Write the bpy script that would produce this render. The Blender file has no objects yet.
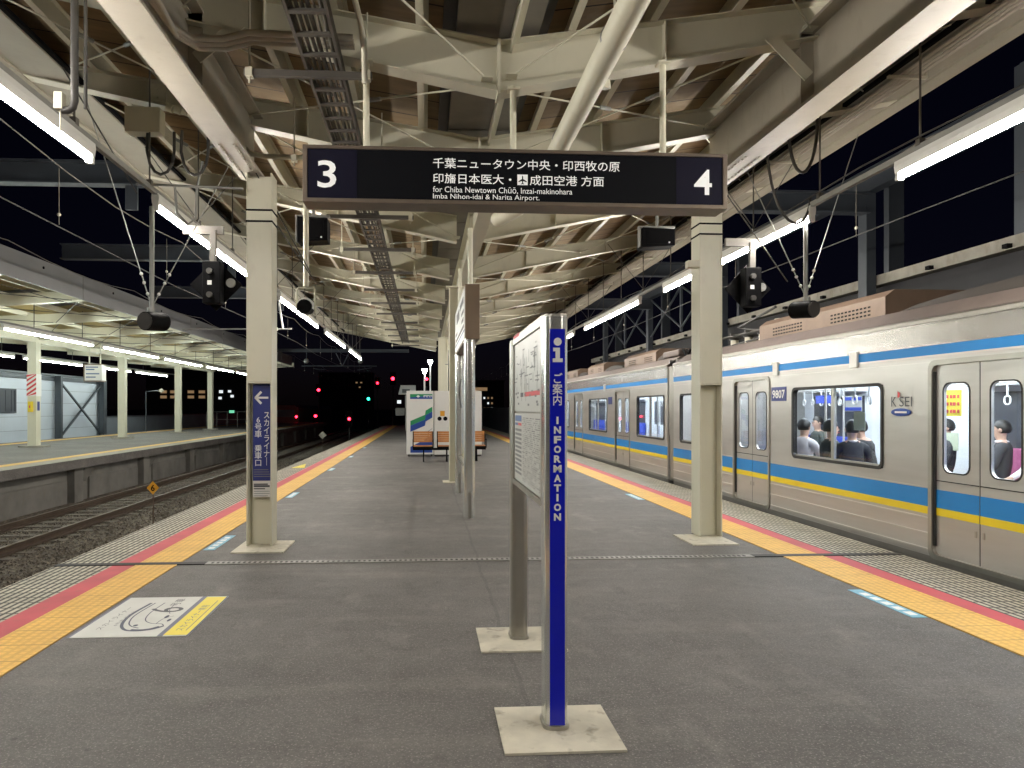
import bpy, bmesh, math, random
from mathutils import Vector, Matrix
random.seed(7)
S = bpy.context.scene
COL = S.collection
R = math.radians
# ------------------------------------------------------------------ camera, sky, exposure
cam_d = bpy.data.cameras.new('camera'); cam = bpy.data.objects.new('camera', cam_d); COL.objects.link(cam)
cam.location = (0, 0, 1.5)
cam.rotation_euler = (R(90), 0, -math.atan(46/720))
cam_d.sensor_width = 36; cam_d.lens = 720/1024*36
cam_d.shift_x = (512-471)/1024; cam_d.shift_y = (408-384)/1024
cam_d.clip_start = .05; cam_d.clip_end = 3000
S.camera = cam
W = bpy.data.worlds.new('World'); S.world = W; W.use_nodes = True
nt = W.node_tree; bg = nt.nodes['Background']
sky = nt.nodes.new('ShaderNodeTexSky'); sky.sky_type = 'NISHITA'; sky.sun_disc = False
sky.sun_elevation = R(12); sky.sun_rotation = R(200)
tint = nt.nodes.new('ShaderNodeMix'); tint.data_type = 'RGBA'; tint.blend_type = 'MULTIPLY'; tint.inputs[0].default_value = 1; tint.inputs[7].default_value = (.75, .55, 1.25, 1)
nt.links.new(sky.outputs[0], tint.inputs[6]); nt.links.new(tint.outputs[2], bg.inputs[0]); bg.inputs[1].default_value = .00048
S.view_settings.view_transform = 'Standard'; S.view_settings.look = 'None'
S.view_settings.exposure = 0.45; S.view_settings.gamma = 1
S.cycles.use_denoising = True
S.cycles.max_bounces = 7; S.cycles.diffuse_bounces = 4; S.cycles.glossy_bounces = 4; S.cycles.transparent_max_bounces = 12
S.cycles.sample_clamp_indirect = 6; S.cycles.caustics_reflective = False; S.cycles.caustics_refractive = False
TUBE = 150.0            # brightness of the fluorescent tubes
# ------------------------------------------------------------------ materials
class NT:
    def __init__(s, name):
        s.m = bpy.data.materials.new(name); s.m.use_nodes = True
        s.t = s.m.node_tree; s.b = s.t.nodes['Principled BSDF']; s.c = None
    def n(s, kind, **kw):
        nd = s.t.nodes.new('ShaderNode'+kind)
        for k, v in kw.items(): setattr(nd, k, v)
        return nd
    def put(s, sock, v):
        if hasattr(v, 'links') or hasattr(v, 'is_output'): s.t.links.new(v, sock)
        else: sock.default_value = v
    def math(s, op, a, b=0.0):
        nd = s.n('Math', operation=op); s.put(nd.inputs[0], a); s.put(nd.inputs[1], b); return nd.outputs[0]
    def pos(s):
        if s.c is None:
            s.c = s.n('TexCoord').outputs['Object']
            x = s.n('SeparateXYZ'); s.t.links.new(s.c, x.inputs[0]); s.xyz = x.outputs
        return s.c
    def noise(s, scale, detail=4, stretch=None, rough=.55):
        c = s.pos()
        if stretch:
            mp = s.n('Mapping'); s.t.links.new(c, mp.inputs[0]); mp.inputs['Scale'].default_value = stretch; c = mp.outputs[0]
        nd = s.n('TexNoise'); s.t.links.new(c, nd.inputs['Vector']); nd.inputs['Scale'].default_value = scale
        nd.inputs['Detail'].default_value = detail; nd.inputs['Roughness'].default_value = rough
        return nd.outputs['Fac']
    def ramp(s, f, a, b):
        nd = s.n('MapRange'); s.put(nd.inputs[0], f); nd.inputs[1].default_value = a; nd.inputs[2].default_value = b; nd.clamp = True
        return nd.outputs[0]
    def mix(s, f, a, b):
        nd = s.n('Mix', data_type='RGBA'); s.put(nd.inputs[0], f)
        for sk, v in ((nd.inputs[6], a), (nd.inputs[7], b)):
            if isinstance(v, tuple): sk.default_value = (*v[:3], 1)
            else: s.t.links.new(v, sk)
        return nd.outputs[2]
    def bump(s, h, strength=.3, dist=.01):
        nd = s.n('Bump'); s.put(nd.inputs['Height'], h); nd.inputs['Strength'].default_value = strength; nd.inputs['Distance'].default_value = dist
        s.t.links.new(nd.outputs[0], s.b.inputs['Normal'])
    def fin(s, col=None, rough=.5, metal=0.0, spec=None):
        if col is not None:
            if isinstance(col, tuple): s.b.inputs['Base Color'].default_value = (*col[:3], 1)
            else: s.t.links.new(col, s.b.inputs['Base Color'])
        s.put(s.b.inputs['Roughness'], rough); s.b.inputs['Metallic'].default_value = metal
        if spec is not None: s.b.inputs['Specular IOR Level'].default_value = spec
        return s.m
def paint(name, c, rough=.45, metal=0.0, var=.16, scale=3.0, dirt=None, bump=.0, spec=None):
    q = NT(name); f = q.noise(scale, 5)
    d = tuple(v*(1-var) for v in c)
    col = q.mix(q.ramp(f, .3, .75), c, d)
    if dirt:
        g = q.noise(9.0, 6, (1, 1, .35)); col = q.mix(q.math('MULTIPLY', q.ramp(g, .56, .78), dirt), col, (.16, .13, .09))
    if bump: q.bump(q.noise(60, 3), bump, .003)
    return q.fin(col, rough, metal, spec)
def emit(name, c, st):
    q = NT(name); q.fin((.8, .8, .8), .5)
    q.b.inputs['Emission Color'].default_value = (*c, 1); q.b.inputs['Emission Strength'].default_value = st; return q.m
M = {}
def asphalt():
    q = NT('asphalt'); big = q.noise(.55, 5); streak = q.noise(1.6, 5, (.35, 1.5, 1)); fine = q.noise(95, 4); mid = q.noise(7, 6)
    c = q.mix(q.ramp(big, .3, .7), (.073, .067, .062), (.130, .121, .112))
    c = q.mix(q.math('MULTIPLY', q.ramp(streak, .52, .72), .55), c, (.185, .17, .152))
    c = q.mix(q.math('MULTIPLY', q.ramp(mid, .6, .8), .5), c, (.06, .055, .05))
    gr = q.noise(42, 5, rough=.7); blot = q.noise(2.6, 7, (1, .55, 1), .65)
    c = q.mix(q.math('MULTIPLY', q.ramp(blot, .56, .74), .6), c, (.215, .20, .18))
    c = q.mix(q.math('MULTIPLY', q.ramp(blot, .42, .28), .6), c, (.052, .047, .043))
    c = q.mix(q.math('MULTIPLY', q.ramp(gr, .54, .72), .42), c, (.30, .28, .25))
    c = q.mix(q.math('MULTIPLY', q.ramp(gr, .46, .30), .5), c, (.035, .032, .03))
    c = q.mix(q.math('MULTIPLY', q.ramp(fine, .58, .66), .6), c, (.36, .34, .31))
    vo = q.n('TexVoronoi'); q.t.links.new(q.pos(), vo.inputs['Vector']); vo.inputs['Scale'].default_value = 2.3; sc = q.n('SeparateColor'); q.t.links.new(vo.outputs['Color'], sc.inputs[0])
    spot = q.math('MULTIPLY', q.math('LESS_THAN', vo.outputs['Distance'], q.math('MULTIPLY', sc.outputs[0], .055)), q.math('GREATER_THAN', sc.outputs[1], .45))
    c = q.mix(q.math('MULTIPLY', spot, .55), c, (.035, .032, .03))
    vp = q.n('TexVoronoi'); q.t.links.new(q.pos(), vp.inputs['Vector']); vp.inputs['Scale'].default_value = 1.1; sp = q.n('SeparateColor'); q.t.links.new(vp.outputs['Color'], sp.inputs[0])
    pale = q.math('MULTIPLY', q.math('LESS_THAN', vp.outputs['Distance'], q.math('MULTIPLY', sp.outputs[0], .035)), q.math('GREATER_THAN', sp.outputs[2], .6))
    c = q.mix(q.math('MULTIPLY', pale, .5), c, (.33, .31, .28))
    # old patch seams along and across the platform
    x = q.xyz[0]; y = q.xyz[1]
    w = q.math('ADD', x, q.math('MULTIPLY', q.noise(1.2, 3), .12))
    for off in (.52,):
        ln = q.math('LESS_THAN', q.math('ABSOLUTE', q.math('SUBTRACT', w, off+.06)), .012)
        c = q.mix(q.math('MULTIPLY', ln, .35), c, (.045, .042, .04))
    q.bump(q.math('ADD', fine, mid), .55, .004)
    return q.fin(c, q.math('ADD', q.math('MULTIPLY', mid, .25), .5), 0, .4)
M['asphalt'] = asphalt()
def stripes_tile():
    q = NT('white_edge_tile'); q.pos(); x, y = q.xyz[0], q.xyz[1]
    fx = q.math('FRACT', q.math('DIVIDE', q.math('ADD', x, 100.0), .06))
    fy = q.math('FRACT', q.math('DIVIDE', q.math('ADD', y, 100.0), .15))
    bar = q.math('MULTIPLY', q.math('LESS_THAN', fx, .56), q.math('LESS_THAN', fy, .88))
    n = q.noise(3, 6); g = q.noise(14, 5)
    top = q.mix(q.ramp(n, .3, .7), (.55, .52, .41), (.36, .34, .27))
    c = q.mix(bar, (.06, .055, .048), top)
    c = q.mix(q.math('MULTIPLY', q.ramp(g, .55, .75), .55), c, (.12, .11, .09))
    q.bump(bar, .6, .006)
    return q.fin(c, .7)
M['white_tile'] = stripes_tile()
def tactile():
    q = NT('yellow_tactile'); q.pos(); x, y = q.xyz[0], q.xyz[1]
    fx = q.math('FRACT', q.math('DIVIDE', q.math('ADD', x, 100.0), .062))
    fy = q.math('FRACT', q.math('DIVIDE', q.math('ADD', y, 100.0), .30))
    dx = q.math('ABSOLUTE', q.math('SUBTRACT', fx, .5)); fy2 = q.math('FRACT', q.math('MULTIPLY', fy, 5.0)); dy = q.math('ABSOLUTE', q.math('SUBTRACT', fy2, .5))
    bar = q.math('MULTIPLY', q.math('LESS_THAN', dx, .27), q.math('LESS_THAN', dy, .36))
    seam = q.math('LESS_THAN', fy, .02)
    n = q.noise(2.2, 6); g = q.noise(22, 5)
    c = q.mix(q.ramp(n, .3, .72), (.82, .50, .11), (.68, .40, .085))
    c = q.mix(q.math('MULTIPLY', q.ramp(g, .5, .75), .4), c, (.34, .20, .06))
    c = q.mix(q.math('MULTIPLY', q.math('SUBTRACT', 1.0, bar), .30), c, (.33, .19, .045))  # gaps between the bars darkened: grime plus groove shade put into the colour
    c = q.mix(q.math('MULTIPLY', seam, .75), c, (.14, .09, .035))
    q.bump(q.math('SUBTRACT', bar, seam), .55, .005)
    return q.fin(c, .6)
M['tactile'] = tactile()
M['red_line'] = paint('red_line', (.56, .085, .105), .6, var=.25, scale=2.5, dirt=.35)
M['ivory'] = paint('ivory_steel', (.57, .545, .43), .42, var=.10, scale=1.6, dirt=.12)
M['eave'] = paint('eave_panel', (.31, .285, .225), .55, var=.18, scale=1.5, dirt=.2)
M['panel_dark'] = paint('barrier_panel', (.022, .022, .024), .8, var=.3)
M['ivory_col'] = paint('ivory_column', (.66, .635, .50), .4, var=.08, scale=1.3, dirt=.10)
M['ivory_old'] = paint('ivory_girder', (.40, .365, .295), .5, var=.14, scale=2.2, dirt=.22)
def deck():
    q = NT('roof_board'); q.pos(); y = q.xyz[1]; x = q.xyz[0]
    f = q.math('FRACT', q.math('DIVIDE', q.math('ADD', y, 50.0), .46))
    seam = q.math('LESS_THAN', f, .045)
    cell = q.math('FLOOR', q.math('DIVIDE', q.math('ADD', y, 50.0), .46))
    wn = q.n('TexWhiteNoise', noise_dimensions='1D'); q.t.links.new(cell, wn.inputs['W'])
    n = q.noise(5, 6, (.3, 2.2, 1)); g = q.noise(2.0, 6)
    c = q.mix(q.ramp(n, .3, .7), (.28, .195, .10), (.19, .13, .065))
    c = q.mix(q.math('MULTIPLY', wn.outputs[0], .35), c, (.10, .07, .04))
    c = q.mix(q.math('MULTIPLY', q.ramp(g, .62, .74), .5), c, (.34, .29, .21))
    c = q.mix(seam, c, (.02, .016, .012))
    return q.fin(c, .8)
M['deck'] = deck()
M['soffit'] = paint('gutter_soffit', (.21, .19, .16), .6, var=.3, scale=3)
M['galv'] = paint('galvanised', (.30, .30, .285), .5, .4, var=.2, scale=6)
M['dark_steel'] = paint('dark_steel', (.055, .052, .048), .55, .1, var=.25)
M['tray'] = paint('tray_steel', (.10, .09, .078), .55, .1, var=.25)
M['black'] = paint('black_plastic', (.0032, .0032, .004), .65, var=.3, spec=.08)
M['cable'] = paint('cable', (.03, .029, .028), .55)
M['cable_g'] = paint('grey_cable', (.13, .12, .10), .55)
M['sign_black'] = paint('sign_face', (.0035, .004, .006), .6, var=.1, spec=.1)
M['sign_navy'] = paint('sign_navy_end', (.006, .0055, .017), .6, var=.1, spec=.12)
M['sign_frame'] = paint('sign_frame', (.17, .135, .105), .38, .4, var=.2, scale=8)
M['letter'] = emit('sign_letter', (.9, .92, .86), .2)
M['letter_paint'] = paint('letter_paint', (.78, .78, .76), .5, var=.05)
M['blue_post'] = paint('blue_post', (.003, .008, .44), .25, var=.12)
M['navy'] = paint('navy_panel', (.022, .035, .19), .35, var=.1)
M['white'] = paint('white_paint', (.76, .75, .72), .4, var=.06)
M['lampwhite'] = paint('lamp_white', (.80, .80, .77), .35, var=.04)
M['paper'] = paint('paper', (.50, .51, .48), .35, var=.06)
M['ink'] = paint('ink', (.10, .10, .11), .6)
M['ink_l'] = paint('ink_light', (.20, .205, .21), .6)
M['ink_red'] = paint('ink_red', (.62, .06, .07), .5)
M['ink_blue'] = paint('ink_blue', (.05, .11, .28), .5)
M['mirror'] = paint('polished_steel', (.80, .81, .77), .2, .88, var=.06, scale=2)
M['satin'] = paint('satin_steel', (.44, .42, .375), .36, 1.0, var=.15, scale=4)
M['concrete'] = paint('concrete', (.34, .32, .27), .8, var=.3, scale=4, dirt=.55, bump=.4)
M['plinth'] = paint('plinth_plate', (.63, .585, .47), .7, var=.3, scale=6, dirt=1.0, bump=.3)
M['wall_conc'] = paint('stained_concrete', (.20, .19, .17), .85, var=.5, scale=1.2, dirt=.6, bump=.5)
M['brown'] = paint('brown_metal', (.20, .145, .10), .45, .3, var=.12)
M['stainless'] = (lambda q: q.fin(q.mix(q.ramp(q.noise(1.5, 5, (1, .4, 3)), .3, .7), (.57, .55, .52), (.47, .45, .42)), .33, .66))(NT('train_stainless'))
M['stainless2'] = paint('train_skirt', (.36, .34, .31), .42, .65, var=.12, scale=2)
M['letterboard'] = (lambda q: q.fin(q.mix(q.ramp(q.noise(2.2, 6, (1, .5, 3)), .35, .7), (.31, .30, .28), (.46, .45, .43)), .27, .76))(NT('train_letterboard'))
M['chrome'] = paint('bright_trim', (.62, .60, .56), .35, .5, var=.05)
M['train_roof'] = paint('train_roof', (.115, .088, .076), .6, .1, var=.25, scale=4)
M['ac'] = paint('roof_unit', (.15, .10, .068), .55, .1, var=.25, scale=3)
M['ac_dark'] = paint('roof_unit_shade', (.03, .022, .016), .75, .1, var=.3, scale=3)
M['blue_band'] = paint('blue_band', (.0, .20, .56), .45, var=.08)
M['yellow_band'] = paint('yellow_band', (.80, .60, .01), .4, var=.06)
M['rubber'] = paint('rubber', (.014, .013, .012), .6)
M['int_white'] = paint('interior_white', (.72, .74, .76), .4, var=.04)
M['int_floor'] = paint('interior_floor', (.16, .155, .15), .5)
M['int_dark'] = paint('interior_dark', (.05, .055, .07), .4)
M['seat_blue'] = paint('seat_blue', (.05, .09, .50), .8, var=.12, scale=20)
M['seat_red'] = paint('priority_seat', (.40, .10, .22), .8, var=.12, scale=20)
M['int_lamp'] = emit('interior_lamp', (.93, .97, 1), 34)
def glass(name, t, tint):
    m = bpy.data.materials.new(name); m.use_nodes = True; T = m.node_tree
    for n in list(T.nodes):
        if n.type != 'OUTPUT_MATERIAL': T.nodes.remove(n)
    o = T.nodes['Material Output']; a = T.nodes.new('ShaderNodeBsdfTransparent'); a.inputs[0].default_value = (*tint, 1)
    g = T.nodes.new('ShaderNodeBsdfGlossy'); g.inputs['Roughness'].default_value = .03; g.inputs[0].default_value = (.9, .9, .9, 1)
    lw = T.nodes.new('ShaderNodeLayerWeight'); pw = T.nodes.new('ShaderNodeMath'); pw.operation = 'POWER'; pw.inputs[1].default_value = 4; T.links.new(lw.outputs['Facing'], pw.inputs[0])
    fr = T.nodes.new('ShaderNodeMath'); fr.operation = 'MULTIPLY_ADD'; fr.inputs[1].default_value = .6; fr.inputs[2].default_value = .035; T.links.new(pw.outputs[0], fr.inputs[0]); mx = T.nodes.new('ShaderNodeMixShader')
    T.links.new(fr.outputs[0], mx.inputs[0]); T.links.new(a.outputs[0], mx.inputs[1]); T.links.new(g.outputs[0], mx.inputs[2]); T.links.new(mx.outputs[0], o.inputs[0])
    return m
M['glass'] = glass('window_glass', 0, (.82, .86, .88))
def ballast():
    q = NT('ballast'); c = q.pos(); v = q.n('TexVoronoi'); q.t.links.new(c, v.inputs['Vector']); v.inputs['Scale'].default_value = 17
    n = q.noise(.9, 5); sep = q.n('SeparateColor'); q.t.links.new(v.outputs['Color'], sep.inputs[0])
    k = q.mix(sep.outputs[0], (.035, .028, .021), (.20, .168, .13))
    k = q.mix(q.math('MULTIPLY', q.ramp(n, .4, .7), .5), k, (.07, .055, .04))
    q.bump(v.outputs['Distance'], 1.0, .05); return q.fin(k, .9)
M['ballast'] = ballast()
M['rail'] = paint('rail_steel', (.13, .095, .07), .45, .6, var=.3, scale=5)
M['sleeper'] = paint('sleeper', (.14, .12, .10), .9, var=.3)
M['earth'] = paint('earth', (.03, .03, .028), .95, var=.3, scale=.3)
M['pale_wall'] = paint('pale_cladding', (.50, .55, .62), .55, var=.10, scale=.8)
M['dusk_wall'] = paint('blue_grey_wall', (.16, .18, .21), .7, var=.2, scale=.7)
M['slate'] = paint('slate_steel', (.062, .072, .086), .5, .2, var=.15)
M['fascia'] = paint('grey_fascia', (.22, .22, .22), .5, .1, var=.12, scale=1)
M['opp_deck'] = paint('ochre_board', (.40, .30, .12), .8, var=.35, scale=.8)
M['wood'] = paint('orange_wood', (.50, .20, .05), .45, var=.3, scale=12)
M['green'] = paint('leaf_green', (.01, .25, .09), .4)
M['deepblue'] = paint('deep_blue', (.015, .06, .32), .4)
M['orange'] = paint('orange_label', (.75, .35, .02), .5)
M['yellow'] = paint('yellow_paint', (.78, .58, .03), .5, var=.1)
M['lemon'] = paint('lemon', (.80, .66, .06), .5, var=.1)
M['sky_sticker'] = paint('sky_blue_sticker', (.20, .47, .62), .5, var=.25, scale=9)
M['sticker_w'] = paint('white_sticker', (.62, .62, .58), .45, var=.12, scale=5)
M['signal_red'] = emit('red_lamp', (1, .012, .03), 14)
M['signal_green'] = emit('green_lamp', (.02, 1, .55), 9)
M['tube'] = emit('fluorescent_tube', (1, .945, .865), TUBE)
M['tube_cool'] = emit('fluorescent_tube_cool', (.90, 1.0, .93), 100)
M['lamp_head'] = emit('floodlight', (.95, 1, .98), 70)
M['lit_window'] = emit('lit_window', (1, .62, .30), .16)
M['lit_white'] = emit('lit_white', (.9, .98, 1), .7)
M['lit_green'] = emit('lit_green_sign', (.25, 1, .6), .8)
M['ledred'] = emit('departure_led', (1, .35, .1), 1.2)
M['skin'] = paint('skin', (.55, .34, .25), .5, var=.06)
M['hair'] = paint('hair', (.012, .010, .009), .45)
M['suit'] = paint('suit', (.030, .031, .038), .8, var=.2, scale=14)
M['coat'] = paint('dark_coat', (.05, .06, .055), .85, var=.2, scale=14)
M['shirt'] = paint('white_shirt', (.72, .68, .70), .75, var=.08)
M['building'] = paint('night_building', (.05, .05, .055), .9)
# ------------------------------------------------------------------ mesh builder
ORG = {}
def org(o):
    v = Vector((0, 0, 0))
    while o is not None: v = v + Vector(ORG.get(o.name, (0, 0, 0))); o = o.parent
    return v
class MB:
    def __init__(s): s.v = []; s.f = []; s.sm = []
    def add(s, vs, fs, smooth=False):
        k = len(s.v); s.v += [tuple(p) for p in vs]
        for f in fs: s.f.append(tuple(i+k for i in f)); s.sm.append(smooth)
        return s
    def box(s, x0, x1, y0, y1, z0, z1):
        return s.add([(x, y, z) for x in (x0, x1) for y in (y0, y1) for z in (z0, z1)],
                     [(0, 1, 3, 2), (4, 6, 7, 5), (0, 4, 5, 1), (2, 3, 7, 6), (0, 2, 6, 4), (1, 5, 7, 3)])
    def cbox(s, c, d): return s.box(c[0]-d[0]/2, c[0]+d[0]/2, c[1]-d[1]/2, c[1]+d[1]/2, c[2]-d[2]/2, c[2]+d[2]/2)
    def tube(s, pts, r, n=8, r1=None, caps=True):
        pts = [Vector(p) for p in pts]; m = len(pts); vs = []
        t0 = (pts[1]-pts[0]).normalized(); up = Vector((0, 0, 1)) if abs(t0.z) < .9 else Vector((1, 0, 0))
        a = t0.cross(up).normalized()
        for i, p in enumerate(pts):
            t = (pts[min(i+1, m-1)]-pts[max(i-1, 0)]).normalized()
            a = (a-t*a.dot(t)).normalized(); b = t.cross(a)
            rr = r if r1 is None else r+(r1-r)*i/(m-1)
            for k in range(n):
                w = 2*math.pi*k/n; vs.append(p+(a*math.cos(w)+b*math.sin(w))*rr)
        fs = [(i*n+k, i*n+(k+1) % n, (i+1)*n+(k+1) % n, (i+1)*n+k) for i in range(m-1) for k in range(n)]
        s.add(vs, fs, True)
        if caps: s.add(vs[:n], [tuple(range(n-1, -1, -1))]); s.add(vs[-n:], [tuple(range(n))])
        return s
    def bar(s, p, q, w, h=None):
        p, q = Vector(p), Vector(q); t = (q-p).normalized(); up = Vector((0, 0, 1)) if abs(t.z) < .95 else Vector((0, 1, 0))
        a = t.cross(up).normalized()*w/2; b = a.cross(t).normalized()*(h or w)/2
        vs = [e+sa*a+sb*b for e in (p, q) for sa, sb in ((-1, -1), (1, -1), (1, 1), (-1, 1))]
        return s.add(vs, [(0, 1, 5, 4), (1, 2, 6, 5), (2, 3, 7, 6), (3, 0, 4, 7), (3, 2, 1, 0), (4, 5, 6, 7)])
    def prism(s, prof, axis, a, b, smooth=False):
        def P(u, v, w): return {'x': (w, u, v), 'y': (u, w, v), 'z': (u, v, w)}[axis]
        n = len(prof); vs = [P(u, v, a) for u, v in prof]+[P(u, v, b) for u, v in prof]
        s.add(vs, [(i, (i+1) % n, n+(i+1) % n, n+i) for i in range(n)], smooth)
        s.add(vs[:n], [tuple(range(n-1, -1, -1))]); s.add(vs[n:], [tuple(range(n))])
        return s
    def poly(s, pts): return s.add(pts, [tuple(range(len(pts)))])
    def sphere(s, c, r, n=12, m=8, sq=(1, 1, 1)):
        vs = []; 
        for i in range(m+1):
            th = math.pi*i/m
            for k in range(n):
                ph = 2*math.pi*k/n; vs.append((c[0]+r*sq[0]*math.sin(th)*math.cos(ph), c[1]+r*sq[1]*math.sin(th)*math.sin(ph), c[2]+r*sq[2]*math.cos(th)))
        return s.add(vs, [(i*n+k, (i+1)*n+k, (i+1)*n+(k+1) % n, i*n+(k+1) % n) for i in range(m) for k in range(n)], True)
    def ring(s, axis, a, b, outer, inner, r=.06, seg=4, ro=0):
        """frame: rectangular hole with rounded corners in a rectangle, from a to b along axis; rect = (u0,u1,v0,v1)"""
        def rr(rc, rad):
            u0, u1, v0, v1 = rc; out = []
            for cu, cv, a0 in ((u1-rad, v1-rad, 0), (u0+rad, v1-rad, 90), (u0+rad, v0+rad, 180), (u1-rad, v0+rad, 270)):
                for k in range(seg+1):
                    w = R(a0+90*k/seg); out.append((cu+rad*math.cos(w), cv+rad*math.sin(w)))
            return out
        I = rr(inner, r); n = len(I)
        if ro > 0: O = rr(outer, ro)
        else:
            u0, u1, v0, v1 = outer; O = []
            cs = ((u1, v1), (u0, v1), (u0, v0), (u1, v0))
            for j, (cu, cv) in enumerate(cs):
                for k in range(seg+1):
                    iu, iv = I[j*(seg+1)+k]; w = k/seg
                    if k == seg//2: O.append((cu, cv))
                    elif (k < seg/2) == (j % 2 == 0): O.append((cu, iv))
                    else: O.append((iu, cv))
        def P(u, v, w): return {'x': (w, u, v), 'y': (u, w, v), 'z': (u, v, w)}[axis]
        vs = [P(*p, a) for p in O]+[P(*p, a) for p in I]+[P(*p, b) for p in O]+[P(*p, b) for p in I]
        fs = []
        for i in range(n):
            j = (i+1) % n
            fs += [(i, j, n+j, n+i), (2*n+i, 3*n+i, 3*n+j, 2*n+j), (i, 2*n+i, 2*n+j, j), (n+i, n+j, 3*n+j, 3*n+i)]
        return s.add(vs, fs)
    def build(s, name, mat, parent=None, bevel=0):
        o0 = org(parent) if parent else Vector((0, 0, 0))
        me = bpy.data.meshes.new(name); me.from_pydata([tuple(Vector(p)-o0) for p in s.v], [], s.f)
        me.polygons.foreach_set('use_smooth', s.sm)
        bm = bmesh.new(); bm.from_mesh(me); bmesh.ops.recalc_face_normals(bm, faces=bm.faces); bm.to_mesh(me); bm.free()
        me.materials.append(M[mat] if isinstance(mat, str) else mat)
        o = bpy.data.objects.new(name, me); COL.objects.link(o)
        if parent: o.parent = parent
        if bevel:
            b = o.modifiers.new('edge', 'BEVEL'); b.width = bevel; b.segments = 2; b.limit_method = 'ANGLE'; b.angle_limit = R(40)
        return o
def tag(o, label, cat, group=None):
    o['label'] = label; o['category'] = cat
    if group: o['group'] = group
    return o
def thing(name, label, cat, loc=(0, 0, 0), group=None):
    o = bpy.data.objects.new(name, None); COL.objects.link(o); o.location = loc; o.empty_display_size = .2
    ORG[o.name] = tuple(loc); return tag(o, label, cat, group)
def struct(o): o['kind'] = 'structure'; return o
def copy_tree(o, parent=None):
    c = o.copy(); COL.objects.link(c)
    if parent: c.parent = parent
    for ch in list(o.children): copy_tree(ch, c)
    return c
def text(body, mat, parent, origin, right=(1, 0, 0), up=(0, 0, 1), height=None, width=None, align='LEFT', bold=0.0, name='lettering', lines=1.0, extr=.0):
    cu = bpy.data.curves.new('t', 'FONT'); cu.body = body; cu.size = 1; cu.offset = bold; cu.space_line = lines; cu.resolution_u = 3
    cu.align_x = 'CENTER' if align == 'CENTER' else 'LEFT'
    ob = bpy.data.objects.new('t', cu); COL.objects.link(ob)
    dg = bpy.context.evaluated_depsgraph_get(); dg.update()
    me = ob.evaluated_get(dg).to_mesh()
    vs = [tuple(v.co) for v in me.vertices]; fs = [tuple(p.vertices) for p in me.polygons]
    ob.evaluated_get(dg).to_mesh_clear(); bpy.data.objects.remove(ob); bpy.data.curves.remove(cu)
    xs = [v[0] for v in vs]; ys = [v[1] for v in vs]; x0, x1, y0, y1 = min(xs), max(xs), min(ys), max(ys)
    ky = height/(y1-y0) if height else None; kx = width/(x1-x0) if width else None
    ky = ky or kx; kx = kx or ky
    r, u, o0 = Vector(right), Vector(up), Vector(origin)
    ax = (x0+x1)/2 if align == 'CENTER' else x0
    b = MB(); b.add([o0+r*((x-ax)*kx)+u*((y-y0)*ky) for x, y, z in vs], fs)
    return b.build(name, mat, parent)
# ================================================================== the setting
def plate(name, x0, x1, y0, y1, z0, z1, mat, bevel=0):
    return struct(MB().box(x0, x1, y0, y1, z0, z1).build(name, mat, None, bevel))
PE = 62.0   # far end of the platform
struct(MB().box(-700, 700, -60, 1400, -1.8, -1.62).build('ground', 'earth'))
plate('platform', -3.42, 4.80, -9, PE, -.30, 0, 'asphalt')
b = MB().box(-3.35, 4.72, -9, PE, -1.62, -.30); struct(b.build('platform_base', 'wall_conc'))
for (a, c, nm, mt) in ((-3.5, -2.955, 'platform_edge_paving', 'white_tile'), (4.2, 4.86, 'platform_edge_paving', 'white_tile'),
                       (-2.955, -2.745, 'platform_edge_line', 'red_line'), (4.01, 4.2, 'platform_edge_line', 'red_line'),
                       (-2.745, -2.36, 'tactile_path', 'tactile'), (3.60, 4.01, 'tactile_path', 'tactile')):
    z = .004 if mt != 'tactile' else .008
    plate(nm, a, c, -9, PE, -.005 if a > -3.45 and c < 4.85 else -.14, z, mt)
# expansion joint with its worn cover strip, painted paler for the light it reflects
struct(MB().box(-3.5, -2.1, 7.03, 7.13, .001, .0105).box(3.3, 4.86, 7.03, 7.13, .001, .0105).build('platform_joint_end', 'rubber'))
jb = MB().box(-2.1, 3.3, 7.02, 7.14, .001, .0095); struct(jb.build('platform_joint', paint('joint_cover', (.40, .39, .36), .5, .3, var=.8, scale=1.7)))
jt = MB()
for i in range(106):
    x = -2.05+i*.05; jt.box(x, x+.022, 7.055, 7.105, .0095, .0125)
struct(jt.build('platform_joint_studs', 'dark_steel'))
# trackbed
def trackbed(x0, x1): return struct(MB().box(x0, x1, -6, 260, -1.62, -1.29).build('ballast', 'ballast'))
trackbed(-10.4, -3.36); trackbed(4.74, 8.1)
def stones(x0, x1, y0, y1, n):
    b = MB(); t = [(1, 0, -.3), (-.5, .87, -.3), (-.5, -.87, -.3), (0, 0, .9)]
    for i in range(n):
        y = y0+(y1-y0)*random.random()**1.7; x = random.uniform(x0, x1); s = random.uniform(.02, .045); a = random.random()*6.3; z = -1.285
        pts = []
        for k in range(5):
            w = a+k*1.2566; pts.append((x+s*math.cos(w)*random.uniform(.7, 1.2), y+s*math.sin(w)*random.uniform(.7, 1.2), z+random.uniform(-.01, .015)))
        top = (x+random.uniform(-.4, .4)*s, y+random.uniform(-.4, .4)*s, z+s*random.uniform(.7, 1.2))
        b.add(pts+[top], [(k, (k+1) % 5, 5) for k in range(5)])
    o = b.build('ballast_stones', 'ballast'); o['kind'] = 'stuff'; return o
stones(-9.9, -6.0, 9, 40, 16000)
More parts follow.
